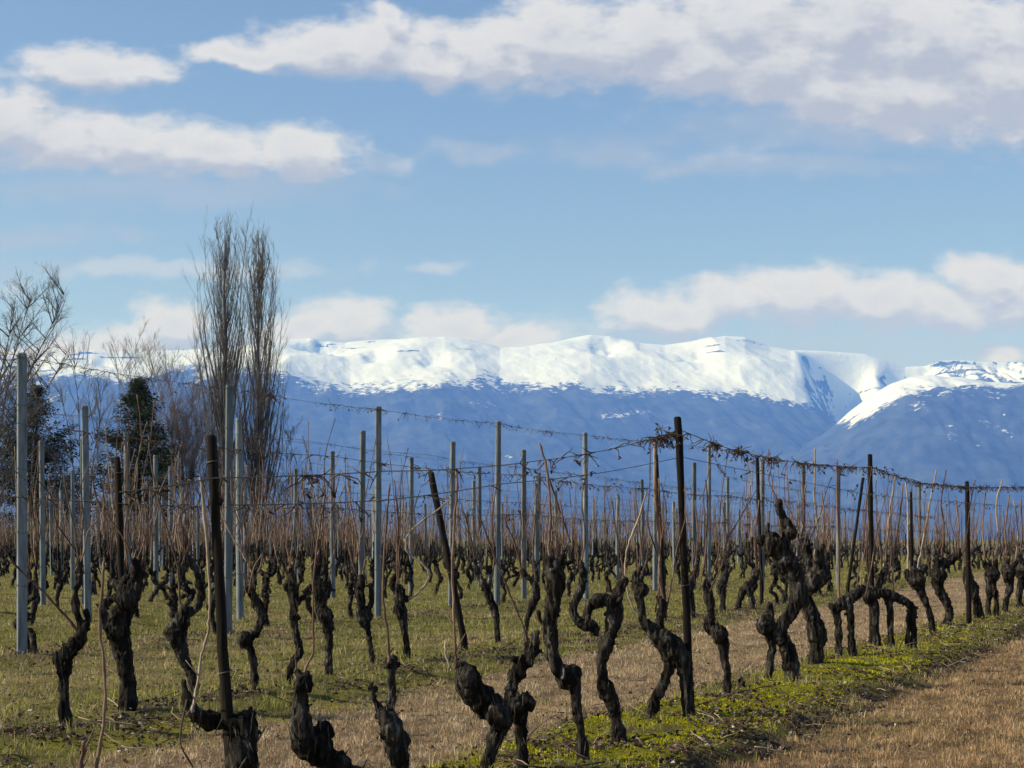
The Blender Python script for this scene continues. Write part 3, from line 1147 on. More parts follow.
# ------------------------------------------------------------------ vines
def remeshed(mb, name, voxel, mat, amp=.008, seed=0):
    me = mb.mesh(name + '_raw', None)
    ob = bpy.data.objects.new('raw', me)
    COL.objects.link(ob)
    md = ob.modifiers.new('r', 'REMESH')
    md.mode = 'VOXEL'
    md.voxel_size = voxel
    dg = bpy.context.evaluated_depsgraph_get()
    out = bpy.data.meshes.new_from_object(ob.evaluated_get(dg))
    out.name = name
    bpy.data.objects.remove(ob)
    bpy.data.meshes.remove(me)
    n = len(out.vertices)
    co = np.empty(n * 3, np.float32)
    no = np.empty(n * 3, np.float32)
    out.vertices.foreach_get('co', co)
    out.vertices.foreach_get('normal', no)
    co, no = co.reshape(-1, 3).astype(float), no.reshape(-1, 3)
    k1 = fbm(co[:, 0] * 13, co[:, 1] * 13, co[:, 2] * 10, octaves=2, seed=seed)
    k2 = 1 - 2 * abs(vnoise(co[:, 0] * 42 + co[:, 2] * 6, co[:, 1] * 42, co[:, 2] * 7, seed=seed + 3))
    k3 = vnoise(co[:, 0] * 85, co[:, 1] * 85, co[:, 2] * 22, seed=seed + 5)
    co = co + no * (amp * (0.6 * k1 + 1.0 * k2 + .8 * k3))[:, None]
    out.vertices.foreach_set('co', co.astype(np.float32).ravel())
    out.polygons.foreach_set('use_smooth', np.ones(len(out.polygons), bool))
    out.materials.clear()
    out.materials.append(mat)
    out.update()
    return out


def spurs(mb, pts, n, s, rnd):
    """short cut spurs and flakes of bark on an old trunk"""
    for _ in range(n if len(pts) > 2 else 0):
        i = rnd.randrange(1, len(pts))
        p = pts[i]
        a = rnd.uniform(0, 2 * math.pi)
        d = np.array([math.cos(a), math.sin(a), rnd.uniform(-.2, 1.0)])
        d /= np.linalg.norm(d)
        r = p[3]
        l = r + s * rnd.uniform(.01, .045)
        mb.tube([(*p[:3], r * .35), (*(p[:3] + d * l * .7), .010), (*(p[:3] + d * l), .006)], 5, rounded=True)


def cane_mesh(pts, mat, seed=0):
    """a one year shoot: slightly zigzag, thicker at each node"""
    rnd = random.Random(seed)
    P = catmull(np.asarray(pts, float), 5)
    mb = MB()
    out = []
    for i, p in enumerate(P):
        q = p.copy()
        k = (i % 4 == 0)
        q[3] = p[3] * (1.28 if k else .92)
        q[:3] += np.array([rnd.gauss(0, 1), rnd.gauss(0, 1), 0]) * p[3] * .28
        out.append(q)
    mb.tube(out, 6)
    L_ = np.linalg.norm(P[-1, :3] - P[0, :3])
    for i in range(3, len(out) - 1, 4):           # bud stubs and short side shoots
        if rnd.random() < .6:
            a = rnd.uniform(0, 6.28)
            l = rnd.uniform(.012, .035) if rnd.random() < .8 else rnd.uniform(.05, .14)
            d = np.array([math.cos(a) * .8, math.sin(a) * .8, 1.0])
            d /= np.linalg.norm(d)
            r = out[i][3]
            mb.tube([(*out[i][:3], r * .6), (*(out[i][:3] + d * l), r * .3)], 4)
    return mb.mesh('cane', mat)


HEROES = []


def hero(base, paths, canes, label, seed, group=None, blobs=(), nsp=7):
    """base pixel; paths and canes of (x, y, width) in pixels, set at the vine's own depth and given real thickness"""
    rnd = random.Random(seed)
    Yd = FH / (base[1] - HY)
    o = wpt(base[0], base[1], Yd)
    root = bpy.data.objects.new('grapevine', None)
    COL.objects.link(root)
    root.location = o
    tag(root, label, 'grapevine', group or 'old grapevines of the front row')
    px = Yd / F
    mb = MB()
    for pi, path in enumerate(paths):
        dy = rnd.uniform(-.02, .02) if pi == 0 else 0
        P = []
        for i, (x, y, w) in enumerate(path):
            dy += rnd.uniform(-.022, .022)
            p = wpt(x, y, Yd) - o
            P.append((p[0], dy if i else 0, p[2], max(w * px * .42, .008)))
        grounded = path[0][1] > base[1] - 12
        if grounded:
            P[0] = (P[0][0], 0, min(P[0][2], 0) - .09, P[0][3] * 1.15)
        P = catmull(P, 5)
        for q in P:
            q[3] *= rnd.uniform(.88, 1.14)
        mb.tube(P, 12, rounded=True)
        if P[:, 3].max() > .02:
            spurs(mb, [q for q in P[len(P) // 2:] if q[3] > .014] or list(P), max(nsp - 3, 1), .8, rnd)
    for (x, y, w) in blobs:
        p = wpt(x, y, Yd) - o
        r = w * px / 2
        c = np.array([p[0], rnd.uniform(-.02, .0), p[2]])
        mb.tube([(*(c - [0, 0, r * .5]), r * .8), (*c, r), (*(c + [0, 0, r * .5]), r * .75)], 10, rounded=True)
    me = remeshed(mb, 'trunk', max(.0060, .0007 * Yd * .6), M_BARK, .0095 if canes else .002, seed)
    link('trunk', me, root)
    cs = np.empty(len(me.vertices) * 3, np.float32)
    me.vertices.foreach_get('co', cs)
    ns = np.empty(len(me.vertices) * 3, np.float32)
    me.vertices.foreach_get('normal', ns)
    cs, ns = cs.reshape(-1, 3), ns.reshape(-1, 3)
    sb = MB()
    for _ in range(70 if Yd < 16 else 40):                # shreds of bark lifting from the trunk
        i = rnd.randrange(len(cs))
        p, nv = cs[i].astype(float), ns[i].astype(float)
        if abs(nv[2]) > .6 or p[2] < .03:
            continue
        l = rnd.uniform(.025, .10)
        d = np.array([rnd.gauss(0, .25), rnd.gauss(0, .25), 1.0])
        d -= nv * np.dot(d, nv)
        d /= np.linalg.norm(d)
        lift = rnd.uniform(.0, .014) * (2 if rnd.random() < .15 else 1)
        r = rnd.uniform(.0016, .0038)
        sb.tube([(*(p - d * l * .5 + nv * .001), r * .6), (*(p + nv * .0015), r), (*(p + d * l * .5 + nv * lift), r * .5)], 4)
    if sb.n:
        link('peeling_bark', sb.mesh('peeling_bark', M_STRIP), root, kind='stuff')
    for ci, (path, mt) in enumerate(canes):
        P = []
        dy = rnd.uniform(-.02, .02)
        for (x, y, w) in path:
            p = wpt(x, y, Yd) - o
            dy += rnd.uniform(-.02, .02)
            P.append((p[0], dy, p[2], max(w * px * .34, .0032)))
        link('cane', cane_mesh(P, {'t': M_CANE, 'p': M_CANE_PALE, 'd': M_CANE_DARK}[mt], seed * 7 + ci), root)
    if base[1] < 735 and canes:              # thinner upright shoots on the rest of the head
        hx, hy = min((p[:2] for path in paths for p in path), key=lambda p: p[1])
        for ci in range(rnd.choice((3, 4, 5))):
            p0 = wpt(hx + rnd.uniform(-4, 4), hy + rnd.uniform(4, 14), Yd) - o
            z1 = rnd.uniform(1.35, 2.1) if base[0] < 640 else rnd.uniform(1.4, 1.8)
            dx = rnd.gauss(0, .14)
            P = [(p0[0] + dx * t + rnd.gauss(0, .02), rnd.gauss(0, .03), p0[2] + (z1 - p0[2]) * t, .0052 - .0022 * t) for t in (0, .25, .5, .75, 1)]
            link('cane', cane_mesh(P, rnd.choice((M_CANE, M_CANE, M_CANE_DARK)), seed * 11 + ci), root)
    HEROES.append(root)
    return root


GA, GBV = 'old grapevines of the front row', 'old grapevines of the second row'
# front row, left to right
hero((88, 905), [[(90, 905, 34), (88, 860, 30), (86, 825, 34), (84, 808, 26)]],
     [([(95, 812, 8), (94, 790, 6), (97, 768, 6), (104, 715, 5.5), (103, 670, 5), (98, 620, 5), (101, 582, 4.5), (101, 560, 4)], 't'),
      ([(78, 812, 9), (80, 780, 8), (84, 757, 7), (88, 740, 7)], 't'), ([(74, 812, 4), (70, 790, 3), (66, 776, 2)], 'd')],
     'vine at bottom left showing only its tall reddish cane and a short cut stub', 1, GA)
hero((244, 858), [[(244, 858, 30), (243, 800, 28), (243, 760, 30), (241, 735, 33), (241, 722, 26)],
                  [(240, 728, 26), (222, 722, 15), (208, 722, 19), (196, 716, 12), (189, 706, 8), (184, 692, 6), (182, 683, 4)]],
     [([(193, 712, 6), (196, 690, 4.5), (201, 655, 4.5), (208, 628, 4.5), (210, 600, 4.5), (208, 550, 5), (205, 500, 5.5), (202, 478, 4)], 'p'),
      ([(186, 700, 3), (180, 740, 1.5), (192, 768, 1.5)], 'd')],
     'thick headed vine standing against the leaning black post at bottom left', 2, GA, blobs=[(247, 733, 24)])
hero((376, 836), [[(378, 838, 26), (364, 800, 28), (346, 772, 30), (322, 753, 34), (306, 738, 33), (303, 720, 24), (301, 704, 13), (304, 690, 17), (303, 678, 11), (298, 672, 7)]],
     [([(304, 676, 6), (308, 664, 4), (314, 648, 3.5), (314, 594, 3.2), (318, 545, 3), (325, 500, 3), (326, 488, 2.5)], 't'),
      ([(298, 676, 3), (296, 660, 2.5), (297, 648, 2)], 'd')],
     'knobbly vine bent sharply to the right, third from the left along the bottom edge', 3, GA, blobs=[(322, 734, 22), (305, 684, 18)])
hero((404, 806), [[(404, 808, 26), (402, 780, 20), (398, 750, 21), (394, 730, 27), (388, 716, 18), (383, 710, 9)],
                  [(388, 714, 12), (378, 706, 7), (373, 697, 5), (371, 684, 4)], [(390, 716, 12), (391, 700, 8), (391, 680, 8.5), (389, 662, 9)]],
     [([(389, 664, 6), (388, 645, 4.5), (383, 600, 3.6), (383, 560, 3.2), (386, 515, 3), (389, 484, 2.6)], 't'),
      ([(398, 744, 3), (404, 745, 2), (408, 748, 1.5)], 'd')],
     'stout upright vine at the bottom edge with one thick cane and a left spur', 4, GA, blobs=[(401, 740, 18)])
hero((482, 780), [[(482, 782, 16), (488, 764, 13), (495, 738, 17), (503, 722, 24), (492, 709, 29), (476, 695, 29), (467, 680, 24), (462, 669, 14), (457, 665, 6)]],
     [([(457, 668, 5), (455, 640, 4), (453, 600, 4), (452, 560, 4), (455, 515, 3.8), (457, 482, 3.5), (455, 470, 3)], 't'),
      ([(450, 668, 4), (446, 655, 3.4), (445, 641, 3)], 'p')],
     'thick black vine leaning left over the mown strip with a tan upright cane', 5, GA, blobs=[(470, 676, 20), (497, 716, 22)])
hero((521, 773), [[(521, 775, 13), (521, 745, 10), (521, 722, 11), (517, 708, 24), (512, 694, 14), (514, 680, 13), (521, 667, 14), (530, 656, 14), (529, 644, 8)],
                  [(530, 656, 10), (537, 650, 5), (537, 632, 3)]],
     [([(528, 646, 5), (523, 626, 3), (512, 600, 3), (501, 572, 2.8), (488, 540, 2.6), (478, 512, 2.2)], 'd')],
     'slim vine with a round knob halfway up, right of the left-leaning black vine', 6, GA, blobs=[(526, 702, 17), (512, 700, 14)])
hero((585, 762), [[(585, 764, 12), (581, 735, 9), (577, 708, 9), (575, 690, 11), (570, 678, 20), (560, 670, 15), (553, 656, 12), (551, 638, 14), (549, 624, 15), (552, 604, 14), (555, 586, 17), (553, 570, 17), (549, 560, 8)],
                  [(555, 580, 12), (561, 566, 8), (562, 556, 5)], [(547, 628, 9), (541, 621, 4), (538, 612, 3)]],
     [([(549, 572, 6), (549, 545, 4.5), (551, 517, 4.2), (549, 490, 4), (546, 465, 3.6), (539, 443, 3)], 't'),
      ([(547, 470, 3), (553, 490, 2.8), (562, 516, 2.8), (571, 543, 2.6)], 'd'),
      ([(561, 560, 3), (563, 530, 2.4), (560, 500, 2)], 't')],
     'tall thin-footed vine with a bulge at mid height, left of the hook-topped vine', 7, GA, blobs=[(567, 677, 22), (573, 673, 16), (556, 588, 20)])
hero((620, 741), [[(620, 743, 16), (618, 725, 13), (614, 708, 14), (607, 692, 16), (602, 676, 13), (603, 655, 12), (608, 640, 14), (613, 626, 15), (615, 612, 17), (612, 603, 16), (602, 600, 14), (593, 603, 12), (588, 612, 9), (588, 618, 5)],
                  [(615, 606, 14), (618, 592, 12), (622, 584, 10), (625, 580, 6)]],
     [([(624, 584, 3), (622, 560, 2.4), (616, 530, 2.2), (612, 500, 2)], 'd')],
     'curving S-shaped vine whose top hooks over to the left', 8, GA, blobs=[(606, 690, 18)])
hero((690, 717), [[(691, 719, 12), (687, 695, 12), (685, 672, 15), (678, 655, 22), (668, 645, 27), (656, 633, 20), (646, 624, 12), (641, 619, 6)],
                  [(646, 724, 16), (652, 708, 11), (660, 690, 10), (667, 672, 11), (674, 656, 16)], [(660, 632, 12), (660, 618, 8), (663, 607, 10), (662, 601, 6)]],
     [([(641, 620, 3.5), (636, 612, 3), (631, 604, 2.8), (626, 585, 2.6), (625, 565, 2.6), (628, 545, 2.8), (638, 520, 3), (646, 492, 2.6)], 'p'),
      ([(661, 604, 5), (660, 580, 4), (659, 545, 4), (656, 500, 3.8), (655, 440, 3.2)], 't')],
     'two-legged vine leaning left from the foot of the tall thin black post', 9, GA, blobs=[(672, 650, 26)])
hero((728, 695), [[(728, 697, 8), (727, 675, 7), (724, 655, 8), (723, 640, 12), (717, 632, 16), (710, 626, 14), (711, 612, 9), (709, 600, 9), (707, 588, 9), (706, 580, 5)]],
     [([(707, 584, 3), (705, 550, 2.4), (707, 510, 2.2), (705, 480, 2)], 'd')],
     'slender zigzag vine just right of the tall thin black post', 10, GA, blobs=[(719, 634, 17)])
hero((743, 688), [[(743, 690, 7), (742, 683, 6), (741, 678, 2.5)]], [], 'tiny cut stump like a black spike standing in the moss', 11, 'cut vine stumps', nsp=1)
hero((778, 680), [[(793, 676, 15), (790, 660, 17), (785, 645, 17), (779, 632, 15), (786, 618, 15), (795, 604, 16), (798, 588, 18), (793, 572, 19), (785, 558, 22), (777, 547, 24), (768, 541, 16), (759, 540, 10)],
                  [(767, 681, 8), (770, 664, 6.5), (773, 648, 7), (770, 634, 9), (768, 624, 14), (770, 612, 8), (771, 604, 5)], [(779, 632, 13), (768, 626, 14), (762, 620, 8)],
                  [(782, 550, 14), (787, 536, 12), (786, 524, 10), (780, 512, 8), (779, 502, 7)], [(774, 546, 10), (768, 532, 5), (767, 524, 3)]],
     [([(797, 560, 3), (800, 545, 2.5), (804, 520, 2.4), (803, 480, 2.2)], 't')],
     'largest gnarled vine with a forked foot and a head rising like a fist', 12, GA, blobs=[(765, 624, 18), (786, 562, 22), (772, 544, 22), (790, 532, 14)])
hero((815, 665), [[(814, 666, 15), (817, 650, 16), (818, 636, 20), (814, 620, 17), (809, 606, 16), (804, 594, 13), (812, 582, 22), (819, 570, 18), (818, 556, 12), (822, 546, 6)],
                  [(813, 576, 16), (810, 560, 11), (807, 546, 9), (806, 536, 7)]],
     [([(813, 562, 3.5), (816, 545, 3), (818, 525, 3), (815, 500, 2.8), (815, 462, 2.4), (815, 448, 2)], 'p'),
      ([(822, 550, 2.5), (824, 520, 2.2), (821, 490, 2)], 't')],
     'broad black vine right behind the largest gnarled vine', 13, GA, blobs=[(820, 575, 22)])
hero((845, 657), [[(838, 658, 8), (839, 638, 7), (838, 620, 8), (836, 608, 9), (846, 601, 12), (856, 594, 12), (862, 588, 9)], [(853, 654, 9), (851, 638, 7.5), (850, 616, 7.5), (848, 604, 9)],
                  [(838, 610, 9), (831, 606, 6)]],
     [([(840, 604, 4), (839, 570, 3), (838, 520, 3), (837, 460, 2.6)], 't')],
     'low vine with two parallel legs and a bar-like top, left of the second black post', 14, GA, blobs=[(843, 603, 12)])
hero((884, 648), [[(878, 650, 7), (876, 628, 7), (875, 608, 9), (870, 598, 14), (867, 588, 9)], [(892, 647, 8), (891, 628, 6), (890, 608, 7), (888, 598, 9)],
                  [(867, 597, 12), (880, 593, 11), (895, 597, 10), (908, 604, 9), (912, 608, 7)], [(907, 640, 5), (909, 622, 5), (911, 608, 7)], [(914, 639, 6), (914, 622, 6), (913, 608, 7)],
                  [(875, 594, 8), (881, 580, 6), (884, 570, 5)]],
     [([(882, 582, 4), (886, 560, 3), (888, 535, 3), (892, 500, 3), (897, 476, 2.6)], 'p'),
      ([(892, 594, 3.4), (893, 560, 2.8), (899, 520, 2.6), (903, 484, 2.4)], 't'), ([(870, 590, 3), (866, 560, 2.5), (868, 520, 2.2)], 'd')],
     'long low vine bridging sideways on four legs beside the second black post', 15, GA, blobs=[(870, 594, 15)])
hero((933, 633), [[(933, 635, 8), (931, 618, 6.5), (926, 604, 7), (921, 592, 10), (917, 580, 15), (914, 570, 10)], [(918, 584, 10), (910, 580, 8), (907, 572, 5)], [(919, 578, 8), (925, 566, 5)]],
     [([(916, 574, 3.5), (921, 555, 3), (928, 520, 2.8), (933, 490, 2.4), (938, 470, 2)], 'p'), ([(908, 574, 3), (909, 540, 2.6), (909, 505, 2.4), (907, 482, 2)], 'p')],
     'slanting vine with a broad burred head, between the second and third black posts', 16, GA, blobs=[(917, 580, 18)])
hero((943, 627), [[(942, 628, 10), (950, 617, 8.5), (948, 604, 9), (941, 592, 11), (938, 578, 13), (941, 566, 13), (950, 561, 10), (960, 554, 8)], [(938, 570, 8), (936, 558, 5)]],
     [([(958, 556, 3), (960, 530, 2.4), (957, 500, 2.2)], 't'), ([(941, 562, 3), (944, 530, 2.4), (941, 500, 2.2), (946, 470, 2)], 'd')],
     'bow-legged vine bulging to the right, left of the third black post', 17, GA, blobs=[(939, 575, 16)])
hero((980, 619), [[(978, 620, 6), (975, 604, 6), (972, 592, 12), (968, 580, 12), (966, 568, 8)], [(984, 618, 5), (978, 602, 5), (974, 590, 8)]],
     [([(967, 570, 3), (965, 540, 2.4), (970, 505, 2.2), (975, 480, 2)], 't')],
     'knotty vine pressed against the third black post', 18, GA, blobs=[(972, 588, 14)])
hero((990, 617), [[(988, 619, 6), (989, 602, 6), (991, 588, 12), (992, 574, 14), (994, 562, 9)], [(996, 615, 5), (996, 600, 5), (993, 588, 8)], [(990, 572, 8), (984, 562, 5)]],
     [([(993, 566, 3), (998, 540, 2.6), (996, 505, 2.4), (1002, 480, 2)], 'p'), ([(985, 562, 2.5), (983, 530, 2.2), (986, 492, 2)], 't')],
     'thick headed two-legged vine, next to the right of the third black post', 19, GA, blobs=[(992, 574, 16)])
hero((1006, 612), [[(1004, 614, 7), (1007, 600, 6), (1011, 586, 9), (1008, 572, 13), (1006, 560, 9)], [(1009, 572, 8), (1016, 562, 5)]],
     [([(1007, 562, 3), (1005, 530, 2.4), (1009, 495, 2)], 't'), ([(1015, 562, 2.5), (1018, 530, 2.2), (1014, 500, 2)], 'p')],
     'gnarled vine second from the right edge in the front row', 20, GA, blobs=[(1008, 572, 15)])
hero((1022, 608), [[(1021, 610, 8), (1019, 596, 7), (1022, 582, 10), (1021, 568, 13), (1018, 556, 8)], [(1022, 568, 8), (1028, 558, 5)]],
     [([(1020, 558, 3), (1022, 530, 2.4), (1020, 500, 2)], 't')],
     'gnarled vine half cut off by the right edge of the view', 21, GA, blobs=[(1021, 570, 15)])
# second row
hero((66, 729), [[(67, 731, 14), (65, 705, 10), (64, 680, 9.5), (64, 664, 15), (70, 651, 17), (79, 641, 14), (84, 632, 10), (88, 620, 5), (87, 610, 4)],
                 [(79, 640, 10), (79, 622, 6.5), (76, 600, 7), (78, 580, 6.5), (80, 562, 4.5)]],
     [([(79, 634, 6), (70, 622, 4.5), (55, 606, 3.8), (38, 588, 3.4), (16, 568, 3), (0, 545, 2.6), (-12, 528, 2.2)], 'd'),
      ([(80, 566, 3), (76, 530, 2.5), (68, 490, 2.2), (66, 470, 2)], 't')],
     'vine with a smooth straight foot and a club-shaped head, furthest left of the second row', 22, GBV, blobs=[(59, 659, 13)])
hero((126, 712), [[(127, 714, 19), (126, 690, 17), (124, 668, 17), (120, 646, 20), (117, 626, 26), (122, 610, 22), (129, 598, 20), (135, 586, 18), (137, 572, 12), (134, 560, 6)],
                  [(124, 604, 14), (121, 588, 12), (126, 578, 10)]],
     [([(135, 572, 4), (128, 545, 3), (112, 520, 2.8), (98, 498, 2.4), (92, 470, 2)], 'd'), ([(139, 575, 3), (143, 545, 2.4), (141, 510, 2.2), (146, 480, 2)], 't')],
     'thickest vine of the second row with a swollen lichen-spotted trunk', 23, GBV, blobs=[(127, 598, 24), (115, 628, 22)])
hero((197, 696), [[(198, 698, 9), (193, 682, 8.5), (187, 668, 9), (181, 652, 13), (177, 634, 20), (182, 620, 17), (188, 612, 11), (196, 608, 6.5), (201, 596, 6), (198, 580, 6), (192, 565, 6), (184, 552, 4.5)]],
     [([(182, 616, 4), (179, 590, 3.4), (176, 562, 3.2), (168, 530, 3), (158, 495, 2.8), (152, 462, 2.6), (150, 436, 2.2)], 't'),
      ([(184, 552, 3), (178, 530, 2.4), (182, 490, 2)], 't')],
     'vine with a bulbous head leaning left on a thin slanting foot', 24, GBV, blobs=[(174, 632, 20), (186, 612, 14)])
hero((255, 689), [[(255, 690, 8), (254, 670, 7), (251, 652, 7), (246, 641, 12), (254, 634, 9), (260, 622, 7.5), (259, 608, 8), (253, 596, 9), (248, 588, 6)]],
     [([(251, 590, 3.4), (253, 579, 2.6), (247, 563, 2.4), (238, 548, 2.4), (228, 530, 2.4), (221, 512, 2.2), (217, 495, 2)], 'p'),
      ([(250, 590, 3), (262, 560, 2.4), (266, 520, 2.2), (272, 480, 2)], 't')],
     'vine with an elbow knob at mid height, right of the thick leaning stake', 25, GBV, blobs=[(245, 640, 14)])
hero((287, 683), [[(286, 684, 6), (291, 668, 6.5), (299, 652, 9), (297, 636, 7.5), (294, 618, 7), (294, 600, 9), (293, 585, 9), (290, 570, 6)], [(296, 604, 7), (305, 596, 4), (311, 585, 3)]],
     [([(291, 572, 3), (287, 540, 2.5), (292, 500, 2.3), (289, 460, 2)], 't')],
     'thin wavy vine just behind the knobbly bent vine of the front row', 26, GBV)
hero((329, 675), [[(330, 676, 8), (328, 655, 6.5), (329, 640, 7.5), (327, 622, 14), (321, 609, 14), (319, 595, 10), (317, 580, 9), (316, 566, 6)], [(322, 606, 8), (328, 592, 5), (329, 580, 3.5)]],
     [([(317, 570, 3.2), (313, 535, 2.6), (305, 500, 2.4), (302, 470, 2)], 'd'), ([(328, 582, 2.6), (334, 550, 2.4), (333, 510, 2.2), (340, 470, 2)], 't')],
     'vine with a long swollen head on a thin foot in the second row', 27, GBV, blobs=[(326, 616, 16)])
hero((373, 661), [[(374, 662, 6.5), (371, 645, 6), (368, 630, 6.5), (364, 617, 14), (361, 604, 10), (361, 590, 9), (362, 576, 7)], [(366, 614, 8), (372, 602, 5), (371, 585, 4)]],
     [([(361, 580, 3), (358, 545, 2.6), (351, 505, 2.4), (347, 470, 2)], 't')],
     'heart-shaped knot on a thin foot, left of the vine with the looping cane', 28, GBV, blobs=[(365, 615, 16)])
hero((408, 658), [[(408, 659, 7), (406, 640, 7), (403, 622, 9), (400, 606, 13), (401, 594, 11), (399, 586, 6)], [(403, 600, 8), (409, 598, 6)]],
     [([(408, 599, 4), (417, 594, 3.4), (426, 584, 3.2), (429, 573, 3.2), (423, 564, 3.2), (411, 556, 3.2), (405, 545, 3.2), (409, 533, 3), (421, 522, 2.8), (436, 511, 2.6), (450, 499, 2.4)], 'p'),
      ([(399, 590, 3), (396, 560, 2.4), (398, 520, 2.2), (394, 480, 2)], 't')],
     'vine with one long pale cane looping out to the right and back', 29, GBV)
hero((498, 642), [[(498, 643, 5.5), (497, 628, 5), (495, 612, 8), (490, 598, 8), (484, 585, 7), (478, 572, 5.5), (475, 560, 4)]],
     [([(476, 564, 3), (470, 535, 2.4), (462, 505, 2.2)], 'd'), ([(489, 596, 2.8), (494, 560, 2.4), (492, 520, 2.2), (497, 480, 2)], 't')],
     'small vine arching up to the left, behind the slim knob-trunked vine', 30, GBV)
hero((524, 634), [[(524, 635, 5), (527, 620, 5), (532, 606, 9), (536, 596, 9), (535, 586, 7), (528, 577, 6), (522, 570, 4.5)]],
     [([(523, 572, 2.6), (515, 545, 2.4), (503, 515, 2.2)], 'd'), ([(536, 588, 2.6), (533, 550, 2.2), (536, 510, 2)], 't')],
     'small crooked vine leaning right, seen left of the tall thin-footed vine', 31, GBV)
hero((593, 636), [[(594, 637, 7), (594, 626, 11), (585, 625, 13), (577, 619, 11), (573, 609, 9), (577, 598, 8), (582, 586, 9), (583, 572, 9), (580, 562, 6)]],
     [([(581, 566, 3), (585, 535, 2.4), (582, 500, 2.2), (588, 460, 2)], 't')],
     'vine bent into a low U-shaped loop behind the hook-topped vine', 32, GBV)
hero((645, 630), [[(645, 631, 6), (643, 615, 6), (640, 600, 10), (639, 590, 14), (636, 578, 9), (640, 568, 6)]],
     [([(639, 572, 3), (641, 540, 2.4), (636, 500, 2.2)], 't')], 'vine with a round black head, seen above the two-legged leaning vine', 33, GBV, blobs=[(642, 590, 14)])
hero((694, 618), [[(694, 620, 6), (692, 604, 6), (689, 592, 11), (692, 580, 9), (696, 570, 5)]],
     [([(694, 574, 2.8), (698, 540, 2.4), (695, 500, 2)], 't')], 'small vine directly behind the tall thin black post', 34, GBV)
hero((722, 612), [[(722, 614, 6), (723, 600, 6), (722, 586, 11), (725, 574, 9), (722, 562, 5)]],
     [([(723, 566, 2.8), (726, 535, 2.4), (722, 500, 2)], 't')], 'upright vine of the second row, above the slender zigzag vine', 35, GBV)
hero((745, 610), [[(736, 612, 7), (740, 600, 6.5), (745, 589, 9), (754, 580, 9), (758, 570, 6)], [(754, 610, 5), (751, 598, 5), (748, 588, 7)]],
     [([(757, 572, 2.6), (755, 540, 2.4), (759, 500, 2.1)], 't')], 'fork-footed vine of the second row, left of the largest gnarled vine', 36, GBV)


# ---- prototypes for all the other vines
def proto_vine(seed):
    rnd = random.Random(1000 + seed)
    root = bpy.data.objects.new('grapevine', None)
    COL.objects.link(root)
    tag(root, cat='grapevine')
    mb = MB()
    hgt = rnd.uniform(.48, .72)
    legs = 2 if rnd.random() < .25 else 1
    x = y = 0
    n = 6
    P = []
    bend = rnd.uniform(-.16, .16)
    for i in range(n + 1):
        t = i / n
        r = .019 + .008 * (1 - t) + .020 * math.exp(-((t - rnd.uniform(.55, .8)) / .16) ** 2) + rnd.uniform(-.004, .008)
        P.append((bend * math.sin(t * 3.1) + rnd.gauss(0, .028) * (i > 0), rnd.gauss(0, .03) * (i > 0), hgt * t, r))
    P[0] = (P[0][0], P[0][1], -.10, P[0][3] * 1.15)
    PP = catmull(P, 4)
    mb.tube(PP, 10, rounded=True)
    if legs == 2:
        s = rnd.choice((-1, 1))
        mb.tube(catmull([(s * rnd.uniform(.12, .2), rnd.uniform(-.05, .05), -.1, .035), (s * .1, 0, .2, .027), (P[3][0], P[3][1], P[3][2], .03)], 4), 8, rounded=True)
    top = P[-1]
    tips = []
    for a in range(rnd.choice((2, 3, 3, 4))):
        an = rnd.uniform(0, 2 * math.pi)
        L_ = rnd.uniform(.08, .28)
        e = (top[0] + math.cos(an) * L_ * .8, top[1] + math.sin(an) * L_ * .5, top[2] + rnd.uniform(.16, .48), .010)
        mid = (top[0] + math.cos(an) * L_ * .7, top[1] + math.sin(an) * L_ * .45, top[2] + rnd.uniform(.02, .10), rnd.uniform(.016, .026))
        mb.tube(catmull([(*top[:3], .028), mid, e], 4), 8, rounded=True)
        tips.append(e)
    for b in range(rnd.choice((1, 2, 3))):
        i = rnd.randrange(len(PP) // 2, len(PP))
        p = PP[i]
        c = np.array(p[:3]) + np.array([rnd.gauss(0, .02), rnd.gauss(0, .02), 0])
        r = rnd.uniform(.028, .048)
        mb.tube([(*(c - [0, 0, r * .5]), r * .8), (*c, r), (*(c + [0, 0, r * .5]), r * .7)], 8, rounded=True)
    spurs(mb, PP[len(PP) // 2:], 12, 1.6, rnd)
    link('trunk', remeshed(mb, 'trunk', .011, M_BARK, .0095, seed), root)
    k = 0
    for e in tips:
        for c in range(rnd.choice((3, 3, 4))):
            z1 = rnd.uniform(1.4, 2.35)
            dx, dy = rnd.gauss(0, .10), rnd.gauss(0, .06)
            pts = [(e[0], e[1], e[2] - .02, .0062)]
            for q in range(1, 5):
                t = q / 4
                pts.append((e[0] + dx * t + rnd.gauss(0, .02), e[1] + dy * t + rnd.gauss(0, .02), e[2] + (z1 - e[2]) * t, .0062 - .0024 * t))
            link('cane', cane_mesh(pts, (M_CANE, M_CANE, M_CANE_DARK, M_CANE_PALE)[rnd.choice((0, 1, 2, 3, 0))], seed * 31 + k), root)
            k += 1
    return root


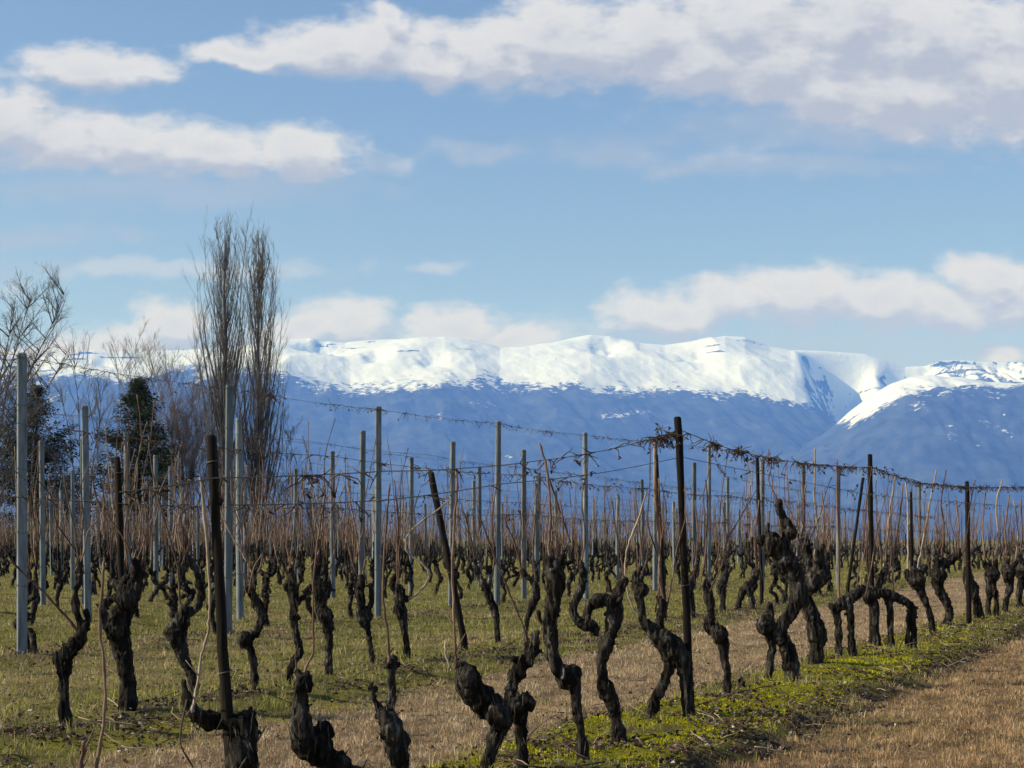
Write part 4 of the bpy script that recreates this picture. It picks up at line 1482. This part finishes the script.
def far_vine_geometry(mb, mc, x, y, z, rnd):
    hgt = rnd.uniform(.5, .75)
    b = rnd.uniform(-.12, .12)
    P = [(x, y, z - .1, .03), (x + b, y, z + hgt * .4, .026), (x + b * .2 + rnd.gauss(0, .04), y, z + hgt * .75, .045), (x + rnd.gauss(0, .05), y, z + hgt, .03)]
    mb.tube(P, 5)
    for a in range(3):
        s = rnd.uniform(-.25, .25)
        e = (x + s, y + rnd.uniform(-.1, .1), z + hgt + rnd.uniform(.15, .45))
        mb.tube([(P[-1][0], y, z + hgt * .95, .022), (*e, .011)], 4)
        for _ in range(2):
            z1 = z + rnd.uniform(1.4, 2.35)
            mc.tube([(*e, .008), (e[0] + rnd.gauss(0, .05), e[1], (e[2] + z1) / 2, .007), (e[0] + rnd.gauss(0, .1), e[1], z1, .005)], 3)


PROTO = [proto_vine(i) for i in range(14)]
used = set()
ORD = ['first', 'second', 'third', 'fourth', 'fifth', 'sixth', 'seventh', 'eighth', 'ninth', 'tenth', 'eleventh', 'twelfth', 'thirteenth', 'fourteenth', 'fifteenth', 'sixteenth', 'seventeenth']
spots = []
for ri, (t, c) in enumerate(ROWS):
    step = 1.15 if ri < 3 else 1.1
    Y = {0: 30.2, 1: 27.6, 2: 13.0}.get(ri, 14.0)
    rr = random.Random(500 + ri)
    while Y < 104:
        X = t * Y + c
        px = CX + F * X / Y
        if -40 < px < 1064 and rr.random() > .05:
            spots.append((Y + rr.uniform(-.15, .15), X + rr.uniform(-.10, .10), ri))
        Y += step * rr.uniform(.85, 1.15)
spots.sort()
BUDGET = 300 - len(HEROES)
near_spots, far_spots = spots[:BUDGET], spots[BUDGET:]
row_count = {}
for (Y, X, ri) in near_spots:
    px = CX + F * X / Y
    pi = random.randrange(len(PROTO))
    k = row_count[ri] = row_count.get(ri, 0) + 1
    shade = ('the nearer rows' if ri > 2 else '')
    if ri == 0:
        lab = 'black gnarled vine far down the front row by the right edge'
    elif ri == 1:
        lab = 'black gnarled vine in the receding right half of the second row'
    elif ri == 2 and Y < 40:
        lab = f'gnarled vine number {k} from the left in the third row, among the tall grey posts'
        lab = {1: 'leftmost gnarled vine of the third row, the one lined with grey posts'}.get(k, f'{ORD[k - 1]} gnarled vine from the left in the third row, lined with grey posts') if k <= 17 else \
            'gnarled vine in the right part of the third row, among grey posts'
    elif ri == 2:
        lab = 'gnarled vine in the right part of the third row, among grey posts'
    else:
        lab = f'small dark vine with upright canes in the {ORD[ri]} row back from the camera'
    loc = (X, Y, float(ground_z(X, Y)))
    rz = random.uniform(0, 6.28)
    sc = random.uniform(.92, 1.12)
    grp = f'grapevines of the {ORD[ri]} row'
    if pi not in used:
        used.add(pi)
        r = PROTO[pi]
        r.location, r.rotation_euler, r.scale = loc, (0, 0, rz), (sc, sc, sc)
        tag(r, lab, 'grapevine', grp)
    else:
        copy_thing(PROTO[pi], loc, rz, sc, lab, grp, 'grapevine')
for i, p in enumerate(PROTO):
    if i not in used:
        for ch in list(p.children):
            bpy.data.objects.remove(ch)
        bpy.data.objects.remove(p)
fr = random.Random(77)
mb, mc = MB(), MB()
for (Y, X, ri) in far_spots:
    far_vine_geometry(mb, mc, X, Y, float(ground_z(X, Y)), fr)
dist = link('distant_vines', mb.mesh('distant_vines', M_BARK), kind='stuff', label='crowd of small dark vine trunks at the far end of the vineyard', cat='grapevines')
link('canes', mc.mesh('distant_canes', M_CANE), dist, kind='stuff')


# ------------------------------------------------------------------ posts
def grey_post_mesh(h, w=.094, d=.078):
    mb = MB()
    import bmesh
    bm = bmesh.new()
    ch = .016

    def ring(z, s):
        a, b = w / 2 * s, d / 2 * s
        c = ch * s
        pts = [(-a + c, -b), (a - c, -b), (a, -b + c), (a, b - c), (a - c, b), (-a + c, b), (-a, b - c), (-a, -b + c)]
        return [bm.verts.new((x, y, z)) for x, y in pts]
    zs = [-.25, 0, h * .2, h * .4, h * .6, h * .8, h - .012, h]
    rings = [ring(z, 1.0 - .08 * max(z, 0) / h - (.12 if i == len(zs) - 1 else 0)) for i, z in enumerate(zs)]
    for a, b in zip(rings[:-1], rings[1:]):
        for k in range(8):
            bm.faces.new((a[k], a[(k + 1) % 8], b[(k + 1) % 8], b[k]))
    bm.faces.new(rings[-1])
    bm.faces.new(rings[0][::-1])
    me = bpy.data.meshes.new('post_shaft')
    bm.to_mesh(me)
    bm.free()
    me.materials.append(M_CONC)
    return me


def make_grey_post():
    root = bpy.data.objects.new('trellis_post', None)
    COL.objects.link(root)
    link('shaft', grey_post_mesh(2.85), root)
    for z in (2.80, 2.35, 1.75, 1.15, .65):
        mb = MB()                                   # a turn of wire round the shaft
        a, b = .0500, .0425
        s = 1 - .08 * z / 2.85
        loop = [(-a * s, -b * s), (a * s, -b * s), (a * s, b * s), (-a * s, b * s), (-a * s, -b * s), (-a * s * .4, -b * s - .006)]
        mb.tube([(x, y, z + .003 * i, .0028) for i, (x, y) in enumerate(loop)], 5)
        link('wire_tie', mb.mesh('wire_tie', M_WIRE), root)
    return root


gp = make_grey_post()
first_post = [True]
N_POST = [0]


def grey_post(X, Y, height, label, group, rz=None, tilt=(0, 0)):
    z = float(ground_z(X, Y))
    rz = random.uniform(-.25, .25) + .36 if rz is None else rz
    if first_post[0]:
        r = gp
        first_post[0] = False
    else:
        r = copy_thing(gp, (0, 0, 0))
    r.location = (X, Y, z)
    r.rotation_euler = (tilt[0], tilt[1], rz)
    r.scale = (1, 1, height / 2.85)
    tag(r, label, 'post', group)
    N_POST[0] += 1
    return r


GP = 'tall grey posts of the third row'
rowC = [(22, 655, 353, 'nearest and tallest grey post, near the left edge, with a dark wire round it'),
        (228, 635, 385, 'grey post in front of the poplars, left one of the close pair'),
        (378, 618, 406, 'grey post with hanging tendrils at its top, second right of the poplars'),
        (497, 606, 420, 'grey post at the centre of the view with a greenish top'),
        (586, 598, 432, 'grey post wrapped in climbing canes, next right of the central grey post'),
        (655, 590, 438, 'grey post just left of the tall thin black post'),
        (709, 585, 444, 'grey post just right of the tall thin black post'),
        (-118, 671, 318, 'grey post beyond the left edge of the view')]
for (x, yb, yt, lab) in rowC:
    Yd = FH / (yb - HY)
    X = (x - CX) / F * Yd
    grey_post(X, Yd, (yb - yt) / F * Yd, lab, GP, tilt=(0, random.uniform(-.008, .008)))
more = [(88, 408, 'grey post leaning slightly left, second tall one from the left edge'), (43, 440, 'thin grey post directly right of the nearest grey post'),
        (128, 430, 'grey post standing in front of the right conifer'), (156, 453, 'thin grey post right of the right conifer, left one of two'),
        (171, 466, 'thin grey post right of the right conifer, right one of two'), (240, 417, 'grey post in front of the poplars, right one of the close pair'),
        (333, 450, 'thin grey post midway between the poplars and the tendril-hung grey post'), (361, 430, 'grey post immediately left of the tendril-hung grey post'),
        (411, 456, 'thin grey post immediately right of the tendril-hung grey post'), (451, 440, 'grey post behind the leaning black post'),
        (524, 448, 'grey post immediately right of the central grey post'), (538, 472, 'short far grey post behind the tall thin-footed vine'),
        (762, 458, 'grey post above the largest gnarled vine'), (803, 464, 'grey post between the largest gnarled vine and the second black post'),
        (480, 466, 'short far grey post just left of the central grey post'), (728, 478, 'short far grey post between two thicker canes right of the tall thin black post'),
        (84, 438, 'grey post half hidden behind the slightly leaning one'), (295, 470, 'short far grey post right of the poplars'),
        (694, 462, 'thin grey post close behind the tall thin black post'), (643, 480, 'short far grey post left of the tall thin black post'),
        (838, 468, 'thin grey post left of the second black post'), (920, 482, 'thin grey post halfway between the second and third black posts')]
for (x, yt, lab) in more:
    Yd = F * (2.85 - H - .03) / (HY - yt)
    X = (x - CX) / F * Yd
    grey_post(X, Yd, 2.85, lab, 'grey posts of the rows behind', tilt=(0, -.015 if x == 88 else random.uniform(-.012, .012)))
for ri in range(3, 13):
    t, c = ROWS[ri]
    Y = 38 + random.uniform(0, 5)
    while Y < 98:
        X = t * Y + c
        px = CX + F * X / Y
        if -20 < px < 1044:
            grey_post(X, Y, random.uniform(2.25, 2.7), f'small far grey post in the {ORD[ri]} row back from the camera', f'grey posts of the {ORD[ri]} row', tilt=(0, random.uniform(-.02, .02)))
        Y += 6.5 * random.uniform(.9, 1.1)


def wood_post(x0, yb, x1, yt, w, label, group, seed):
    """x0,yb foot pixel; x1,yt top pixel"""
    rnd = random.Random(seed)
    Yd = FH / (yb - HY)
    a, b = wpt(x0, yb, Yd), wpt(x1, yt, Yd)
    root = bpy.data.objects.new('vineyard_stake', None)
    COL.objects.link(root)
    root.location = a
    tag(root, label, 'stake', group)
    d = b - a
    r = w / 2 / F * Yd
    n = 14
    pts = [(d[0] * i / n + rnd.gauss(0, r * .05), rnd.gauss(0, r * .05), d[2] * i / n, r * (1.05 - .18 * i / n) * rnd.uniform(.94, 1.06)) for i in range(n + 1)]
    pts[0] = (0, 0, -.15, r * 1.05)
    pts.append((pts[-1][0], pts[-1][1], pts[-1][2] + r * .35, r * .55))
    mb = MB()
    mb.tube(pts, 10, twist=.02)
    V = mb.v[0]
    nn = .10 * r * fbm(V[:, 0] / r * 1.2, V[:, 1] / r * 1.2, V[:, 2] * 4, octaves=3, seed=seed)
    mb.v[0] = V + nn[:, None] * np.array([1, 1, 0])
    link('shaft', mb.mesh('stake_shaft', M_WOOD), root)
    for z in (.45, .93):
        k = int(z * n)
        p = pts[k]
        tb = MB()
        q = [(p[0] + math.cos(an) * p[3] * 1.12, p[1] + math.sin(an) * p[3] * 1.12, p[2] + .004 * an, .0025) for an in np.linspace(0, 9, 22)]
        tb.tube(q, 4)
        link('wire_tie', tb.mesh('stake_wire_tie', M_WIRE), root)
    return root


GW = 'dark wooden stakes of the front row'
wood_post(236, 858, 211, 437, 12, 'thick weathered black stake leaning left at the lower left with bark peeling', GW, 1)
wood_post(691, 716, 678, 418, 8, 'tall thin black stake right of centre, nearly upright', GW, 2)
wood_post(872, 645, 870, 455, 5.5, 'second tall black stake from the right', GW, 3)
wood_post(969, 623, 967, 482, 5, 'rightmost black stake near the right edge', GW, 4)
GW2 = 'dark wooden stakes of the second row'
wood_post(126, 710, 117, 458, 8, 'black stake behind the thickest vine of the second row', GW2, 5)
wood_post(466, 650, 431, 473, 7, 'black stake tilted strongly left, near the centre', GW2, 6)
wood_post(665, 622, 656, 455, 4.5, 'thin dark stake just left of the tall thin black stake', GW2, 7)
wood_post(762, 604, 757, 458, 3.8, 'thin dark stake behind the head of the largest gnarled vine', GW2, 8)
wood_post(847, 594, 863, 478, 3.2, 'thin dark stake tilted slightly right, left of the second tall black stake', GW2, 9)
wood_post(912, 585, 911, 492, 3.2, 'small dark stake midway between the two right black stakes', GW2, 10)


# ------------------------------------------------------------------ trellis wires with dried tendrils
def tendrils(mb, P, density, size, rnd, clusters=()):
    """scraps of last year's shoots hanging from the wire"""
    seg = np.linalg.norm(np.diff(P[:, :3], axis=0), axis=1)
    L_ = np.concatenate([[0], np.cumsum(seg)])

    def at(s):
        return np.array([np.interp(s, L_, P[:, k]) for k in range(3)])
    spots_ = []
    s = 0
    while s < L_[-1]:
        s += rnd.expovariate(density)
        if s < L_[-1]:
            for _ in range(rnd.choice((1, 1, 2, 3))):
                spots_.append((s + rnd.gauss(0, .03), size))
    for (f, n, sz) in clusters:
        for _ in range(n):
            spots_.append((f * L_[-1] + rnd.gauss(0, .05), sz))
    for (s, sz) in spots_:
        p = at(min(max(s, 0), L_[-1]))
        a = rnd.uniform(0, 6.28)
        l = sz * rnd.uniform(.4, 1.5)
        dr = rnd.uniform(-1.0, .45)
        q = [(*p, .0035)]
        d = np.array([math.cos(a), math.sin(a) * .6, dr])
        for k in range(1, 4):
            d = d + np.array([rnd.gauss(0, .45), rnd.gauss(0, .3), rnd.gauss(-.15, .35)])
            d /= np.linalg.norm(d)
            p = p + d * l / 3
            q.append((*p, .0035 - .0007 * k))
        mb.tube(q, 4)
        if rnd.random() < .25:                       # a shrivelled leaf or stalk end
            w = rnd.uniform(.004, .011)
            mb.tube([(*p, w * .4), (*(p + [rnd.gauss(0, .01), 0, -w]), w), (*(p + [rnd.gauss(0, .015), 0, -2.4 * w]), w * .3)], 4)


def wire(pts, label, group, seed, dens=6, size=.07, clusters=(), r=.0022, sag=.03):
    rnd = random.Random(seed)
    Q = []
    for a, b in zip(pts[:-1], pts[1:]):
        a, b = np.array(a, float), np.array(b, float)
        for k in range(8):
            t = k / 8
            p = a * (1 - t) + b * t
            p[2] -= 4 * sag * t * (1 - t)
            Q.append(p)
    Q.append(np.array(pts[-1], float))
    Q = np.array(Q)
    root = bpy.data.objects.new('trellis_wire', None)
    COL.objects.link(root)
    root.location = Q[0]
    tag(root, label, 'wire', group)
    Q = Q - Q[0]
    mb = MB()
    mb.tube(np.hstack([Q, np.full((len(Q), 1), r)]), 4)
    link('strand', mb.mesh('strand', M_WIRE), root)
    if dens or clusters:
        tb = MB()
        tendrils(tb, Q, dens, size, rnd, clusters)
        if tb.n:
            link('dried_tendrils', tb.mesh('dried_tendrils', M_TENDRIL), root, kind='stuff')


def pix_wire(pts):
    return [wpt(x, y, Yd) for (x, y, Yd) in pts]


rowAY = lambda x: 1870 / ((1235 - x) * .317)
GWR = 'top wires of the vine rows'
wire(pix_wire([(x, y, rowAY(x)) for x, y in ((120, 492), (214, 478), (388, 471), (466, 468), (536, 461), (596, 452), (635, 443), (681, 430))]),
     'front row wire from the leaning thick stake up to the tall thin black stake', GWR, 1, 5, .08, clusters=((.2, 14, .08), (.93, 60, .09), (.965, 30, .08)), sag=.004)
wire(pix_wire([(x, y, rowAY(x)) for x, y in ((681, 430), (730, 449), (780, 460), (835, 466), (871, 467))]),
     'tendril-laden front row wire right of the tall thin black stake', GWR, 2, 22, .075, clusters=((.12, 20, .07), (.22, 34, .08), (.36, 26, .08), (.55, 16, .07)), sag=.004, r=.003)
wire(pix_wire([(x, y, rowAY(x)) for x, y in ((871, 467), (915, 482), (968, 487), (1024, 487), (1060, 487))]),
     'front row wire running out of view at the right edge', GWR, 3, 18, .07, clusters=((.3, 16, .06), (.6, 14, .06)), sag=.004, r=.003)
mid = [(x, y, rowAY(x)) for x, y in ((230, 505), (388, 500), (500, 484), (600, 473), (681, 457), (871, 495), (1040, 508))]
wire(pix_wire(mid), 'lower front row wire crossing in front of the canes', GWR, 4, 2.5, .06, sag=.004)


def row_wire(ri, z, y0, y1, label, seed, dens, size=.07, step=4.2, clusters=()):
    t, c = ROWS[ri]
    ys = np.arange(y0, y1 + .1, step)
    wire([(t * y + c, y, z + random.uniform(-.02, .02)) for y in ys], label, GWR if z > 2 else 'middle wires of the vine rows', seed, dens, size, clusters)


pC = []
for (x, yb, yt, lab) in sorted(rowC, key=lambda q: -q[1]):
    Yd = FH / (yb - HY)
    pC.append(wpt(x, yt + 3, Yd))
wire(pC + [np.array([.357 * 45 - 10.4, 45, 2.75]), np.array([.357 * 60 - 10.4, 60, 2.7])], 'topmost wire hung with tendrils linking the tops of the tall grey posts', GWR, 10, 9, .09, clusters=((.14, 30, .16),))
row_wire(2, 2.35, 13, 61, 'second wire from the top between the tall grey posts of the third row', 11, 3)
row_wire(2, 1.75, 13, 61, 'waist high third row wire below the two top ones', 12, 5)
row_wire(1, 1.75, 9, 51, 'upper wire of the second row', 13, 12)
row_wire(1, 1.35, 9, 51, 'lower wire of the second row', 14, 7)
for i, ri in enumerate(range(3, 9)):
    row_wire(ri, 2.72, 17, 92, f'high wire hung with tendrils over the {ORD[ri]} row', 20 + i, 2.6, .10)
    row_wire(ri, 1.75, 17, 92, f'middle wire of the {ORD[ri]} row', 40 + i, 2.5, .08)

print('vines', len(HEROES) + len(near_spots), 'far', len(far_spots), 'posts', N_POST[0])
